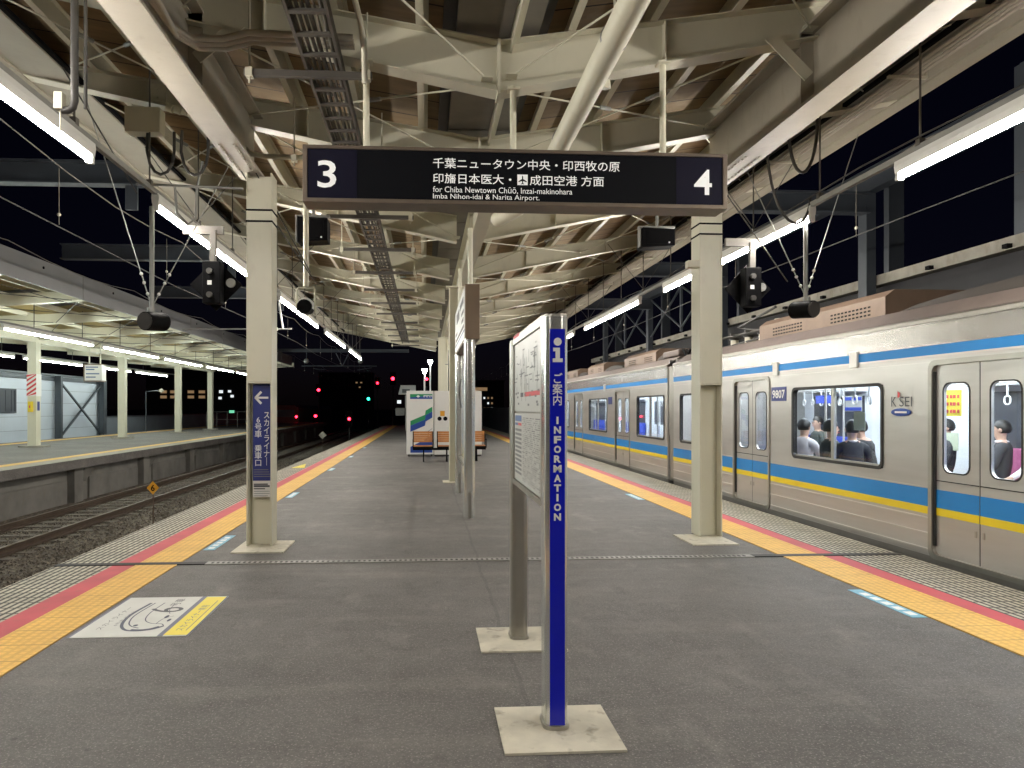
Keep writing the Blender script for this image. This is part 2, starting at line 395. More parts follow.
def track(xc, label):
    t = thing('railway_track', label, 'railway track', (xc, 0, -1.29))
    for s in (-1, 1):
        x = xc+s*.7525; h = .075
        prof = [(x-h, -1.27), (x+h, -1.27), (x+h, -1.245), (x+.012, -1.23), (x+.012, -1.15), (x+.036, -1.135), (x+.036, -1.10), (x-.036, -1.10), (x-.036, -1.135), (x-.012, -1.15), (x-.012, -1.23), (x-h, -1.245)]
        MB().prism(prof, 'y', -6, 260).build('rail', 'rail', t)
    b = MB()
    for i in range(150): y = -5.6+i*.62; b.box(xc-1.15, xc+1.15, y, y+.22, -1.45, -1.262)
    o = b.build('sleepers', 'sleeper', t); o['kind'] = 'stuff'
track(-8.63, 'rusty railway track in ballast beside the far concrete platform')
track(-5.1, 'railway track hidden close below the white left platform edge')
track(6.45, 'railway track under the silver train')
# ------------------------------------------------------------------ opposite platform
OX = -10.05
plate('opposite_platform', -18.0, OX, -4, 75, -.26, 0, 'asphalt', 0)
for i, (a, c, mt, z) in enumerate(((OX-.62, OX-.02, 'concrete', .006), (OX-.98, OX-.62, 'tactile', .01), (-17.4, -17.0, 'tactile', .01))):
    plate('opposite_platform_marking', a, c, -4, 75, -.004, z, mt)
b = MB()
b.box(-17.9, OX-.42, -4, 75, -1.62, -.26); struct(b.build('opposite_platform_base', 'wall_conc'))
b = MB()
for i in range(14):
    y = 1+i*5.2; b.box(OX-.42, OX-.20, y, y+.55, -1.62, -.27); b.prism([(OX-.42, -.75), (OX-.42, -.3), (OX-.15, -.3)], 'y', y+.56, y+1.2)
    b.box(OX-.42, OX-.36, y+1.3, y+5.1, -1.62, -.62)
struct(b.build('opposite_platform_buttress', 'wall_conc'))
# ================================================================== the canopy
XC = .60
def zb(x): return 4.07+.20*abs(x-XC)          # underside of the cross beams
def zt(x): return 4.49+.155*abs(x-XC)         # their top
def zd(x): return zt(x)+.20                   # underside of the boards
EL, ER = -4.40, 5.55; Y0, Y1 = -8.0, 33.2
can = thing('platform_canopy', 'cream steel canopy with brown boarded ceiling sagging to a middle gutter', 'station canopy', (XC, 8, 4))
for xa, xb in ((EL, XC-.42), (XC+.42, ER)):
    MB().prism([(xa, zd(xa)), (xb, zd(xb)), (xb, zd(xb)+.05), (xa, zd(xa)+.05)], 'y', Y0, Y1).build('roof_deck', 'deck', can)
b = MB().prism([(XC-.34, 4.60), (XC+.34, 4.60), (XC+.34, 4.66), (XC-.34, 4.66)], 'y', Y0, Y1)
for i in range(41):
    b.box(XC-.335, XC+.335, Y0+1.0*i, Y0+1.0*i+.02, 4.592, 4.60)
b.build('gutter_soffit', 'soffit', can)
MB().prism([(XC-.45, 4.72), (XC+.45, 4.72), (XC+.45, 4.78), (XC-.45, 4.78)], 'y', Y0, Y1).build('gutter', 'dark_steel', can)
for x, s in ((EL, -1), (ER, 1)):
    z = zb(x)
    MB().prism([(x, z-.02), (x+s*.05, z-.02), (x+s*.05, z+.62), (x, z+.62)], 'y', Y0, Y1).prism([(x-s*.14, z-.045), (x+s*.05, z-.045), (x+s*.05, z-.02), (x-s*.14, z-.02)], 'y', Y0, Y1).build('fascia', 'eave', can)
    pass
for d in (.62, 1.30, 2.0, 2.7, 3.4, 4.1, 4.72):
    for s in (-1, 1):
        x = XC+s*d; z = zt(x)
        MB().box(x-.009, x+.009, Y0, Y1, z, z+.185).box(x-.055, x+.009, Y0, Y1, z-.006, z+.01).box(x-.009, x+.05, Y0, Y1, z+.185, z+.2).build('purlin', 'ivory', can)
BY = [-7.4, -4.1, -.9, 2.55, 5.9, 8.02, 11.3, 14.6, 17.85, 21.1, 24.4, 27.7, 31.0, 33.1]
def crossbeam(y, merged):
    b = MB(); g = .105 if merged else 0
    for xa, xb in ((EL+.05, XC-g), (XC+g, ER-.02)):
        n = 6; xs = [xa+(xb-xa)*i/n for i in range(n+1)]
        b.prism([(x, zb(x)+.012) for x in xs]+[(x, zt(x)-.012) for x in reversed(xs)], 'y', y-.006, y+.006)
        b.prism([(x, zb(x)) for x in xs]+[(x, zb(x)+.012) for x in reversed(xs)], 'y', y-.085, y+.085)
        b.prism([(x, zt(x)-.012) for x in xs]+[(x, zt(x)-.001) for x in reversed(xs)], 'y', y-.085, y+.085)
        for x in (xa+(xb-xa)*.28, xa+(xb-xa)*.62): b.box(x-.005, x+.005, y-.08, y+.08, zb(x)+.012, zt(x)-.012)
    if not merged: b.box(XC-.012, XC+.012, y-.1, y+.1, zb(XC)-.02, zt(XC))
    return b.build('cross_beam', 'ivory', can)
for y in BY: crossbeam(y, y > 8.5)
# bolts and splice plates on the near beams
b = MB()
for y in BY[4:7]:
    for x in (-2.9, 4.15):
        for k in range(3):
            z = zb(x)+.10+k*.085
            b.tube([(x, y-.035, z), (x, y-.006, z)], .016, 6)
        b.box(x-.09, x+.09, y-.018, y-.0065, zb(x)+.05, zt(x)-.06)
b.build('splice_plate', 'ivory', can)
# valley beam
b = MB().box(.757, .773, 8.13, 33.1, 3.98, 4.52).box(.67, .86, 8.13, 33.1, 3.96, 3.98).box(.67, .86, 8.13, 33.1, 4.52, 4.54)
b.build('ridge_beam', 'ivory', can)
MB().box(.70, .77, Y0, 8.0, 4.50, 4.56).box(.70, .715, Y0, 8.0, 4.42, 4.50).build('valley_channel', 'ivory', can)
# longitudinal girders over the two side columns
for x in (-1.9, 3.29):
    b = MB().box(x-.008, x+.008, Y0, 8.13, 4.06, 4.66).box(x-.13, x+.13, Y0, 8.13, 4.03, 4.06).box(x-.13, x+.13, Y0, 8.13, 4.66, 4.685)
    for y in (2.55, 5.9): b.box(x-.12, x+.12, y-.006, y+.006, 4.06, 4.66)
    for y in (2.4, 7.4):
        for k in range(10):
            for sx in (-.07, .07): b.tube([(x+sx, y-.35+k*.08, 4.03), (x+sx, y-.35+k*.08, 4.018)], .014, 6)
    b.build('girder', 'ivory_old', can)
    s = -1 if x > 0 else 1
    for y in (2.55, 5.9):   # knee plates between girder and cross beam
        MB().bar((x+s*.10, y-.095, 4.26), (x+s*.44, y-.095, zb(x+s*.44)+.07), .012, .10).build('knee_brace', 'ivory', can)
# thin bracing rods with turnbuckles
rods = MB(); tb = MB()
for a, c in zip(BY[3:], BY[4:]):
    for xa, xb in ((-3.9, -1.9), (-1.9, .5), (.7, 3.2), (3.2, 5.1)):
        for (x0, x1) in ((xa, xb), (xb, xa)):
            z0 = zb(x0)+.07; z1 = zb(x1)+.07
            if x1 < x0: z0 += .03; z1 += .03
            p, q = Vector((x0, a+.1, z0)), Vector((x1, c-.1, z1)); rod = MB().tube([p, q], .0085, 6).cbox(p, (.09, .10, .012)).cbox(q, (.09, .10, .012)).build('brace_rod', 'ivory', can)
            m = p.lerp(q, .38); e = p.lerp(q, .43); MB().tube([m, e], .02, 6).build('turnbuckle', 'galv', rod)
# cable clutter along the eave purlins
b = MB()
for k in range(4):
    x = 4.78+k*.055; MB().tube([(x, Y0, 4.845), (x, 12, 4.845), (x+.02, 32, 4.845)], .019, 8).build('conduit', 'ivory_old', can)
for y in (1.0, 4.35, 6.9, 9.4, 12.4, 15.6, 19): MB().box(4.62, 5.02, y, y+.04, 4.80, 4.824).box(5.0, 5.02, y, y+.04, 4.824, 4.97).build('conduit_bracket', 'ivory', can)
for x, s in ((EL, 1), (ER, -1)):
    xi = x+s*.70
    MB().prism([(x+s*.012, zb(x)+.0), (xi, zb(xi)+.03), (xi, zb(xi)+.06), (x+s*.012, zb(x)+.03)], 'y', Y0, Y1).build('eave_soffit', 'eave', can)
    MB().box(min(xi, xi+s*.045), max(xi, xi+s*.045), Y0, Y1, zb(xi)+.05, zb(xi)+.09).build('drip_slot', 'black', can)
# conduits that leave the girder and swing across under the roof to the cable tray
for k in range(3):
    o = .07*k
    pts = [(-1.74+o*.3, 3.4, 4.10), (-1.74+o*.3, 4.6+o, 4.10), (-1.73, 5.0+o, 4.10), (-1.66, 5.25+o, 4.14), (-1.50, 5.45+o, 4.24), (-1.33, 5.52+o, 4.33), (-1.1, 5.55+o, 4.34), (-.55, 5.55+o, 4.33)]
    MB().tube(pts, .024, 8).build('conduit', 'ivory_old', can)
pts = [(-.62, 4.2, 4.34), (-.50, 4.9, 4.36), (-.47, 5.35, 4.33), (-.46, 5.5, 4.2), (-.46, 5.55, 3.98)]
MB().tube(pts, .022, 8).build('conduit', 'ivory', can)
# ridged conduit run and junction box on the beam over the columns
b = MB()
for k in range(9): b.tube([(-2.72+k*.085, 7.80, zb(-2.72+k*.085)-.05), (-2.66+k*.085, 7.80, zb(-2.7+k*.085)-.07)], .045, 8)
b.tube([(-1.98, 7.8, 4.46), (-1.93, 7.8, 4.30), (-1.86, 7.8, 4.21), (-1.7, 7.8, 4.18), (-.9, 7.8, 4.18)], .028, 8)
b.build('ribbed_conduit', 'ivory_col', can)
MB().box(-3.12, -2.76, 7.70, 7.86, 4.38, 4.64).build('junction_box', 'ivory_col', can, .006)
for x0 in (-2.9, -2.55): MB().tube([(x0, 7.75, 4.42), (x0-.01, 7.75, 4.2), (x0+.02, 7.75, 4.06), (x0+.07, 7.75, 3.98), (x0+.13, 7.75, 3.95), (x0+.20, 7.75, 3.98), (x0+.25, 7.75, 4.07), (x0+.27, 7.75, 4.2), (x0+.27, 7.75, 4.4)], .016, 8).build('hanging_cable', 'dark_steel', can)
def loop(xa, xb, za, zb_, zl, y, r):
    return MB().tube([((xa+xb)/2+(xa-xb)/2*math.cos(math.pi*k/14), y, (za+(zb_-za)*k/14)-(za-zl)*math.sin(math.pi*k/14)) for k in range(15)], r, 8)
loop(4.0, 4.33, 4.6, 4.7, 4.05, 7.7, .018).build('hanging_cable', 'dark_steel', can)
loop(3.85, 4.36, 4.55, 3.9, 3.95, 7.9, .016).build('hanging_cable', 'dark_steel', can)
for xa in (-2.15, 3.0):
    pass
# drain pipe under the valley
dp = thing('drain_pipe', 'fat cream drain pipe slanting under the canopy above the sign', 'pipe', (1.25, 5, 3.95))
MB().tube([(1.27, Y0, 3.99), (1.26, 2.5, 3.97), (1.25, 7.9, 3.93), (1.12, 8.6, 3.9), (.9, 9.0, 3.86)], .092, 20).build('pipe', 'ivory_col', dp)
b = MB()
for y in (1.2, 3.55, 4.7, 6.5): b.tube([(1.26, y, 3.965), (1.26, y+.03, 3.965)], .099, 20)
b.build('clamp', 'galv', dp)
MB().tube([(1.26, 4.72, 4.06), (1.26, 4.72, 4.62)], .008, 6).build('hanger', 'ivory', dp)
# cable tray
ct = thing('cable_tray', 'dark ladder tray full of cables running along the canopy ceiling', 'cable tray', (-.8, 6, 4.2))
for x in (-.93, -.66): MB().box(x-.012, x+.012, Y0, 30, 4.17, 4.26).build('side_rail', 'tray', ct)
b = MB()
for i in range(126): b.box(-.918, -.672, Y0+.3*i, Y0+.3*i+.045, 4.17, 4.19)
b.build('rungs', 'tray', ct)['kind'] = 'stuff'
b = MB()
for k in range(6):
    x = -.895+.038*k; b.tube([(x+random.uniform(-.012, .012), Y0+1.5*i, 4.205+random.uniform(0, .02)) for i in range(26)], random.choice((.009, .014, .017)), 6)
b.build('cables', 'cable_g', ct)
b = MB(); rd = MB()
for i in range(13):
    y = (5.75, 7.7)[i] if i < 2 else 5.9+i*2.05
    if i < 1 or y > 8: MB().box(-1.42, -.16 if y > 8 else -.42, y, y+.045, 4.115, 4.165).build('cross_bar', 'tray', ct)
    for x in (-1.38, -.2 if y > 8 else -.46): MB().tube([(x, y+.02, 4.06), (x, y+.02, zt(x)-.01)], .008, 6).cbox((x, y+.02, 4.14), (.055, .07, .07)).build('hanger', 'ivory', ct)
# ================================================================== columns
def hcol(t, x0, x1, y0, y1, z0, z1, mat='ivory_col', tf=.016):
    MB().box(x0, x0+tf, y0, y1, z0, z1).box(x1-tf, x1, y0, y1, z0, z1).box(x0+tf, x1-tf, (y0+y1)/2-.006, (y0+y1)/2+.006, z0, z1).build('shaft', mat, t, .003)
def side_column(x0, x1, y0, label):
    t = thing('canopy_column', label, 'column', ((x0+x1)/2, y0+.13, 0)); y1 = y0+.27
    hcol(t, x0, x1, y0, y1, .015, 4.03)
    MB().box(x0+.0165, x1-.0165, y0+.006, y0+.02, 1.79, 3.97).build('cover_plate', 'ivory_col', t)
    MB().box(x0+.0165, x1-.0165, y0+.002, y0+.115, 1.765, 1.789).build('cover_ledge', 'ivory', t)
    for z in (3.50, 3.62): MB().box(x0-.006, x1+.006, y0-.006, y1+.006, z, z+.018).build('steel_band', 'black', t)
    return t
lc = side_column(-1.915, -1.645, 7.87, 'cream steel column carrying a tall navy boarding sign')
MB().box(-2.0, -1.46, 7.545, 8.2, .001, .014).build('base_plate', 'plinth', lc)
rc = side_column(3.165, 3.43, 8.12, 'plain cream steel column standing before the train')
MB().box(2.91, 3.425, 7.66, 8.30, .001, .014).build('base_plate', 'plinth', rc)
MB().box(3.02, 3.16, 8.1, 8.2, 3.12, 3.2).build('small_box', 'ivory', rc, .004)
# boarding sign in the left column's web
bs = thing('boarding_sign', 'tall navy sign with white arrow and vertical Japanese boarding text on a column', 'sign', (-1.78, 7.95, .7))
MB().box(-1.865, -1.665, 7.955, 7.975, .71, 1.755).build('panel', 'navy', bs)
MB().box(-1.865, -1.665, 7.955, 7.972, .53, .708).build('notice', 'white', bs)
yb = 7.953
MB().bar((-1.845, yb, 1.612), (-1.70, yb, 1.612), .001, .022).bar((-1.84, yb, 1.608), (-1.775, yb, 1.677), .001, .026).bar((-1.84, yb, 1.616), (-1.775, yb, 1.547), .001, .026).build('arrow', 'letter_paint', bs)
text('ス\nカ\nイ\nラ\nイ\nナ\n｜', 'letter_paint', bs, (-1.718, yb, .875), height=.58, width=.060, align='CENTER', bold=.010, lines=.95)
text('6\n号\n車\n \n乗\n車\n口', 'letter_paint', bs, (-1.808, yb, .87), height=.53, width=.078, align='CENTER', bold=.006, lines=.95)
yy_ = lambda i: .825-.024*i
b = MB()
for i in range(4): b.box(-1.855, -1.70+.01*i, yb-.001, yb, yy_(i), yy_(i)+.008)
b.build('small_print', 'ink_l', bs)
b = MB()
for i, (w, h) in enumerate(((.15, .014), (.17, .02), (.12, .012), (.17, .004), (.17, .004), (.15, .004))): b.box(-1.855, -1.855+w, yb-.001, yb, .665-.024*i, .665-.024*i+h)
b.build('small_print', 'ink', bs)
def mid_column(y, label):
    t = thing('canopy_column', label, 'column', (.6, y, 0))
    MB().box(.49, .505, y-.11, y+.11, .015, 3.95).box(.675, .69, y-.11, y+.11, .015, 3.95).box(.505, .675, y-.006, y+.006, .015, 3.95).build('shaft', 'ivory_col', t, .002)
    MB().box(.36, .80, y-.24, y+.24, .001, .014).build('base_plate', 'plinth', t)
    MB().tube([(.755, y-.14, .015), (.755, y-.14, 3.3), (.765, y-.1, 3.5), (.765, y, 3.9)], .05, 14).build('downpipe', 'ivory_col', t)
    MB().box(.42, .90, y-.13, y+.13, 3.925, 3.958).build('cap_plate', 'ivory', t)
    for z in (.6, 2.0, 3.0): MB().box(.70, .81, y-.2, y-.08, z, z+.03).build('pipe_clip', 'galv', t)
    return t
mid_column(14.6, 'cream middle column with white downpipe behind the polished post')
t = mid_column(25.2, 'cream middle column rising behind the recycling cabinet')
MB().box(.46, .72, 25.02, 25.08, .02, 3.92).build('cover_plate', 'ivory_col', t)
# ================================================================== hanging platform sign
SY = 5.70
sg = thing('hanging_sign', 'long black hanging sign with platform numbers 3 and 4', 'platform sign', (.75, SY+.1, 3.1))
x0, x1, z0, z1 = -.955, 2.45, 3.115, 3.562
MB().ring('y', SY, SY+.24, (x0, x1, z0, z1), (x0+.035, x1-.035, z0+.032, z1-.028), .004, 2).build('frame', 'sign_frame', sg, .004)
MB().box(x0+.035, x1-.035, SY+.012, SY+.02, z0+.032, z1-.028).build('face', 'sign_black', sg)
MB().box(x0+.035, x1-.035, SY+.21, SY+.225, z0+.032, z1-.028).build('face', 'sign_black', sg)
for a, c in ((x0+.037, x0+.42), (x1-.42, x1-.037)): MB().box(a, c, SY+.009, SY+.0115, z0+.034, z1-.03).build('number_panel', 'sign_navy', sg)
ys = SY+.007
text('3', 'letter', sg, (-.768, ys, 3.228), height=.215, width=.146, align='CENTER', bold=.012)
text('4', 'letter', sg, (2.250, ys, 3.228), height=.205, width=.148, align='CENTER', bold=.012)
text('千葉ニュータウン中央・印西牧の原', 'letter', sg, (.063, ys, 3.400), height=.082, width=1.50, bold=.006)
text('印旛日本医大・', 'letter', sg, (.063, ys, 3.280), height=.080, width=.625, bold=.006)
text('成田空港 方面', 'letter', sg, (.835, ys, 3.278), height=.082, width=.60, bold=.006)
MB().box(.735, .818, ys-.002, ys, 3.278, 3.362).build('airport_pictogram', 'letter', sg)
yy = ys-.003
MB().prism([(.7765, 3.354), (.772, 3.346), (.772, 3.326), (.744, 3.308), (.744, 3.301), (.772, 3.31), (.773, 3.293), (.764, 3.287), (.764, 3.283), (.7765, 3.286), (.789, 3.283), (.789, 3.287), (.780, 3.293), (.781, 3.31), (.809, 3.301), (.809, 3.308), (.781, 3.326), (.781, 3.346)], 'y', yy-.001, yy).build('airport_pictogram', 'sign_black', sg)
text('for Chiba Newtown Chūō, Inzai-makinohara', 'letter', sg, (.063, ys, 3.203), height=.055, width=1.115, bold=.0)
text('Imba Nihon-idai & Narita Airport.', 'letter', sg, (.063, ys, 3.147), height=.052, width=.85, bold=.0)
for x in (-.47, .715, 1.955):
    MB().tube([(x, SY+.12, z1), (x, SY+.12, zb(x)+.02)], .026, 12).box(x-.05, x+.05, SY+.07, SY+.17, zb(x)-.02, zb(x)).build('hanger', 'ivory_col', sg)
    MB().box(x-.035, x+.035, SY+.08, SY+.16, z1+.001, z1+.02).build('hanger_foot', 'ivory', sg)
# ================================================================== information board
ib = thing('information_board', 'two-post information board with blue INFORMATION end panel', 'information board', (.61, 3.36, 0))
def stadium(cx, cy, w, d, r, n=6):
    out = []
    for sx, sy, a0 in ((1, 1, 0), (-1, 1, 90), (-1, -1, 180), (1, -1, 270)):
        for k in range(n+1):
            a = R(a0+90*k/n); out.append((cx+sx*(w/2-r)+r*math.cos(a), cy+sy*(d/2-r)+r*math.sin(a)))
    return out
for y, mt in ((3.42, 'mirror'), (4.72, 'satin')):
    h = 1.925
    MB().prism(stadium(.614, y, .108, .15, .035), 'z', .012, h).build('post', mt, ib, .002)
    MB().box(.614-.265, .614+.27, y-.285, y+.195, .001, .012).build('base_plate', 'plinth', ib)
    MB().prism(stadium(.614, y, .104, .146, .035), 'z', h, h+.012).build('post_cap', 'satin', ib)
    MB().prism(stadium(.614, y, .122, .165, .04), 'z', .012, .03).build('collar', 'satin', ib)
MB().box(.580, .650, 3.3405, 3.3445, .035, 1.865).build('end_panel', 'blue_post', ib)
yb = 3.3395
MB().tube([(.616, yb, 1.806), (.616, yb+.0005, 1.806)], .0185, 20).prism([(.595, 1.778), (.626, 1.778), (.626, 1.729), (.639, 1.729), (.639, 1.712), (.593, 1.712), (.593, 1.729), (.606, 1.729), (.606, 1.762), (.595, 1.762)], 'y', yb, yb+.0005).build('information_symbol', 'letter_paint', ib)
text('ご\n案\n内', 'letter_paint', ib, (.615, yb, 1.512), height=.150, width=.046, align='CENTER', bold=.008, lines=.95)
for i, ch in enumerate('INFORMATION'):
    text(ch, 'letter_paint', ib, (.615, yb, 1.426-i*.0446), height=.034, width=.0095 if ch == 'I' else .038 if ch == 'M' else .033, align='CENTER', bold=.045)
# board between the posts
xa = .582
MB().box(.585, .645, 3.50, 4.645, 1.02, 1.93).build('board', 'satin', ib)
MB().ring('x', .566, .585, (3.50, 4.645, 1.02, 1.93), (3.535, 4.61, 1.05, 1.90), .01, 2).build('frame', 'satin', ib)
MB().box(.575, .584, 3.54, 4.605, 1.055, 1.47).build('timetable', 'paper', ib)
MB().box(.575, .584, 3.54, 4.605, 1.48, 1.895).build('route_map', 'paper', ib)
b = MB(); bl = MB(); br = MB(); bb = MB()
xf = .5745
for i in range(34):
    z = 1.44-i*.011
    for k in range(16):
        y = 4.20-.04*k
        if random.random() < .75: (bl if i % 3 else b).box(xf-.0005, xf, y, y+.03*random.random()+.004, z, z+.005)
for i in range(11): bl.box(xf-.0005, xf, 4.28, 4.57, 1.36-i*.026, 1.374-i*.026)
bb.box(xf-.0005, xf, 4.28, 4.57, 1.42, 1.455); bb.box(xf-.0005, xf, 4.44, 4.57, 1.395, 1.41); br.box(xf-.0005, xf, 4.28, 4.43, 1.395, 1.41)
for i in range(60):
    y = random.uniform(3.6, 4.5); z = random.uniform(1.62, 1.84)
    if random.random() < .5: b.box(xf-.0005, xf, y, y+.004, z-random.uniform(.03, .12), z)
    else: bl.box(xf-.0005, xf, y, y+random.uniform(.03, .16), z, z+.006)
for i in range(12):
    y = random.uniform(3.6, 4.5); z = random.uniform(1.5, 1.6); bl.box(xf-.0005, xf, y, y+.06, z, z+.012)
br.box(xf-.0005, xf, 3.6, 4.15, 1.565, 1.59); b.box(xf-.0005, xf, 4.2, 4.32, 1.565, 1.59)
b.build('printing', 'ink', ib); bl.build('fine_printing', 'ink_l', ib); br.build('red_printing', 'ink_red', ib); bb.build('blue_printing', 'ink_blue', ib)
MB().box(.585, .6, 3.5, 4.645, 1.93, 1.955).box(.57, .585, 3.5, 4.645, 1.932, 1.95).build('top_rail', 'satin', ib)
MB().box(.568, .586, 4.35, 4.6, 1.936, 1.956).build('red_sticker', 'ink_red', ib)
ib.location = (.605, 3.31, 0)
# ================================================================== station sign on polished posts
ns = thing('lightbox_sign', 'brown lightbox sign seen end-on, raised on polished steel posts', 'station sign', (.6, 9.8, 0))
for y in (9.87, 12.75):
    MB().prism(stadium(.61, y, .15, .13, .05), 'z', .0, 2.44).build('post', 'mirror', ns)
    MB().box(.59, .63, y-.074, y-.062, 0, .35).build('seam_strip', 'satin', ns)
    MB().tube([(.62, y, 3.18), (.62, y, 3.97)], .035, 10).build('hanger', 'ivory_col', ns)
MB().box(.545, .745, 9.78, 12.9, 2.44, 3.19).build('cabinet', 'brown', ns, .006)
MB().box(.538, .545, 9.84, 12.84, 2.47, 3.16).build('face', paint('sign_face_white', (.68, .70, .68), .3), ns)
b = MB()
for y, z, w, h in ((10.1, 2.98, 1.0, .09), (10.05, 2.84, .6, .05), (11.3, 2.9, .9, .16), (10.0, 2.62, 2.5, .05), (10.1, 2.73, .5, .05), (12.0, 2.72, .6, .05)): b.box(.5365, .538, y, y+w, z, z+h)
b.build('printing', 'ink', ns)
MB().box(.5365, .538, 9.85, 12.83, 2.56, 2.585).build('line_band', 'ink_blue', ns)
MB().box(.585, .64, 9.95, 12.7, .62, .655).build('rail', 'satin', ns)
MB().tube([(.5, 9.95, 1.5), (.47, 9.95, 1.75), (.5, 9.96, 1.9)], .01, 6).build('cable_loop', 'cable', ns)
# ================================================================== floor stickers
st = thing('floor_sticker', 'white floor sticker with black train outline, large 6 and yellow strip', 'floor sticker', (-1.95, 5.3, .001))
X0, X1, YA, YB = -2.325, -1.555, 4.84, 5.835
MB().box(X0, X1, YA, YB, .001, .004).build('sheet', 'sticker_w', st)
MB().box(X1-.165, X1-.012, YA+.02, YB-.02, .004, .0055).build('yellow_strip', 'lemon', st)
MB().box(X1-.20, X1-.165, YA, YB, .004, .0055).box(X0, X0+.014, YA, YB, .004, .0055).box(X1-.012, X1, YA, YB, .004, .0055).build('border', paint('grey_border', (.16, .17, .24), .5), st)
zf = .006; rt, upv = (0, 1, 0), (-1, 0, 0)
text('6', 'drawing' if False else 'ink', st, (-1.79, 5.40, zf), rt, upv, height=.24, width=.135)
text('号車', 'ink', st, (-1.86, 5.57, zf), rt, upv, height=.07, width=.20)
text('スカイライナー', 'ink_l', st, (-2.18, 5.0, zf), rt, upv, height=.04, width=.55)
text('6号車 乗車口', 'ink_l', st, (-2.11, 5.08, zf), rt, upv, height=.03, width=.36)
text('スカイライナー専用', 'ink_l', st, (-1.625, 4.95, zf), rt, upv, height=.055, width=.62)
MB().box(-1.605, -1.60, 4.95, 5.7, zf, zf+.001).build('underline', 'ink_l', st)
def arc(pts, w, n=6):
    out = []
    P = [Vector((*p, zf)) for p in pts]; P = [P[0]]+P+[P[-1]]
    for k in range(1, len(P)-2):
        for t_ in range(n):
            t = t_/n; a, c, d, e = P[k-1:k+3]
            out.append(.5*((2*c)+(d-a)*t+(2*a-5*c+4*d-e)*t*t+(3*c-a-3*d+e)*t**3))
    out.append(P[-2]); L = []
    for k, p in enumerate(out):
        t = (out[min(k+1, len(out)-1)]-out[max(k-1, 0)]).normalized(); nrm = Vector((-t.y, t.x, 0)); L += [p-nrm*w/2, p+nrm*w/2]
    b.add(L, [(2*k, 2*k+1, 2*k+3, 2*k+2) for k in range(len(out)-1)])
b = MB()
arc([(-2.09, 5.66), (-2.12, 5.35), (-2.09, 5.12), (-2.02, 4.99), (-1.93, 4.96), (-1.84, 4.99), (-1.79, 5.06)], .022)
arc([(-2.06, 5.66), (-2.085, 5.35), (-2.06, 5.17), (-2.01, 5.07), (-1.94, 5.02)], .010)
arc([(-1.99, 5.66), (-2.0, 5.40), (-1.97, 5.22), (-1.90, 5.13), (-1.82, 5.11), (-1.79, 5.06)], .008)
arc([(-1.98, 4.985), (-1.91, 4.975), (-1.85, 5.0), (-1.81, 5.05)], .034)
arc([(-1.86, 5.12), (-1.85, 5.24), (-1.80, 5.30)], .006); arc([(-1.90, 5.62), (-1.89, 5.48), (-1.85, 5.36)], .005)
b.sphere((-1.985, 5.085, zf), .016, 10, 4, (1, 1.3, .1)); b.sphere((-1.845, 5.285, zf), .022, 12, 4, (.6, 1.8, .1)); b.sphere((-1.80, 5.20, zf), .020, 12, 4, (.6, 1.7, .1))
o = b.build('train_drawing', paint('drawing_ink', (.10, .105, .15), .6), st)
wd = ['nearest', 'second', 'third', 'fourth', 'fifth', 'sixth']
def small_sticker(x, y0, y1, label, w=.115):
    t = thing('guide_sticker', label, 'floor sticker', (x, y0, 0), 'small blue boarding stickers beside the tactile strips')
    MB().box(x-w/2, x+w/2, y0, y1, .001, .004).build('sheet', 'sky_sticker', t)
    b = MB(); n = 5
    for i in range(n): y = y0+.06+(y1-y0-.12)*i/n; b.box(x-.03, x+.03, y, y+(y1-y0)/n*.55, .004, .005)
    b.build('printing', 'letter_paint', t)
for i, (y0, y1) in enumerate(((7.75, 8.62), (12.2, 12.95), (17.4, 18.1), (22, 22.7), (27, 27.7))): small_sticker(-2.275, y0, y1, wd[i]+' pale blue sticker along the inner edge of the left yellow strip')
for i, (y0, y1) in enumerate(((4.93, 5.72), (11.55, 12.35), (18.2, 18.9))): small_sticker(3.53, y0, y1, wd[i]+' pale blue sticker along the inner edge of the right yellow strip')
for nm, x, ya, lb in (('platform_triangle', -3.2, 18.2, 'yellow triangle mark on white paving at the left edge'),):
    t = tag(MB().prism([(x-.12, ya), (x+.2, ya), (x+.02, ya+1.3)], 'z', .004, .009).build('triangle_mark', 'lemon'), lb, 'floor marking')
# ================================================================== lamps of the canopy
LP = [-5.2, 1.35, 7.87, 14.4, 20.95, 27.45]  # row runs on unseen behind the camera; hindmost pair added to light the roof
words = ['unseen hindmost', 'nearest', 'second', 'third', 'fourth', 'farthest']
def lamp(x, y0, z, L, label, group, tube='tube'):
    t = thing('fluorescent_lamp', label, 'fluorescent lamp', (x, y0, z), group)
    MB().prism([(x-.032, z+.04), (x+.032, z+.04), (x+.04, z+.10), (x+.035, z+.15), (x-.035, z+.15), (x-.04, z+.10)], 'y', y0, y0+L).build('housing', 'lampwhite', t, .003)
    for k in (0, 1):
        a = y0+.05+k*(L/2); MB().tube([(x, a, z), (x, a+L/2-.09, z)], .021, 12).build('tube', tube, t)
    b = MB()
    for a in (y0, y0+L/2-.035, y0+L-.045): b.box(x-.03, x+.03, a, a+.045, z-.03, z+.04)
    b.build('lamp_holder', 'lampwhite', t, .003)
    return t
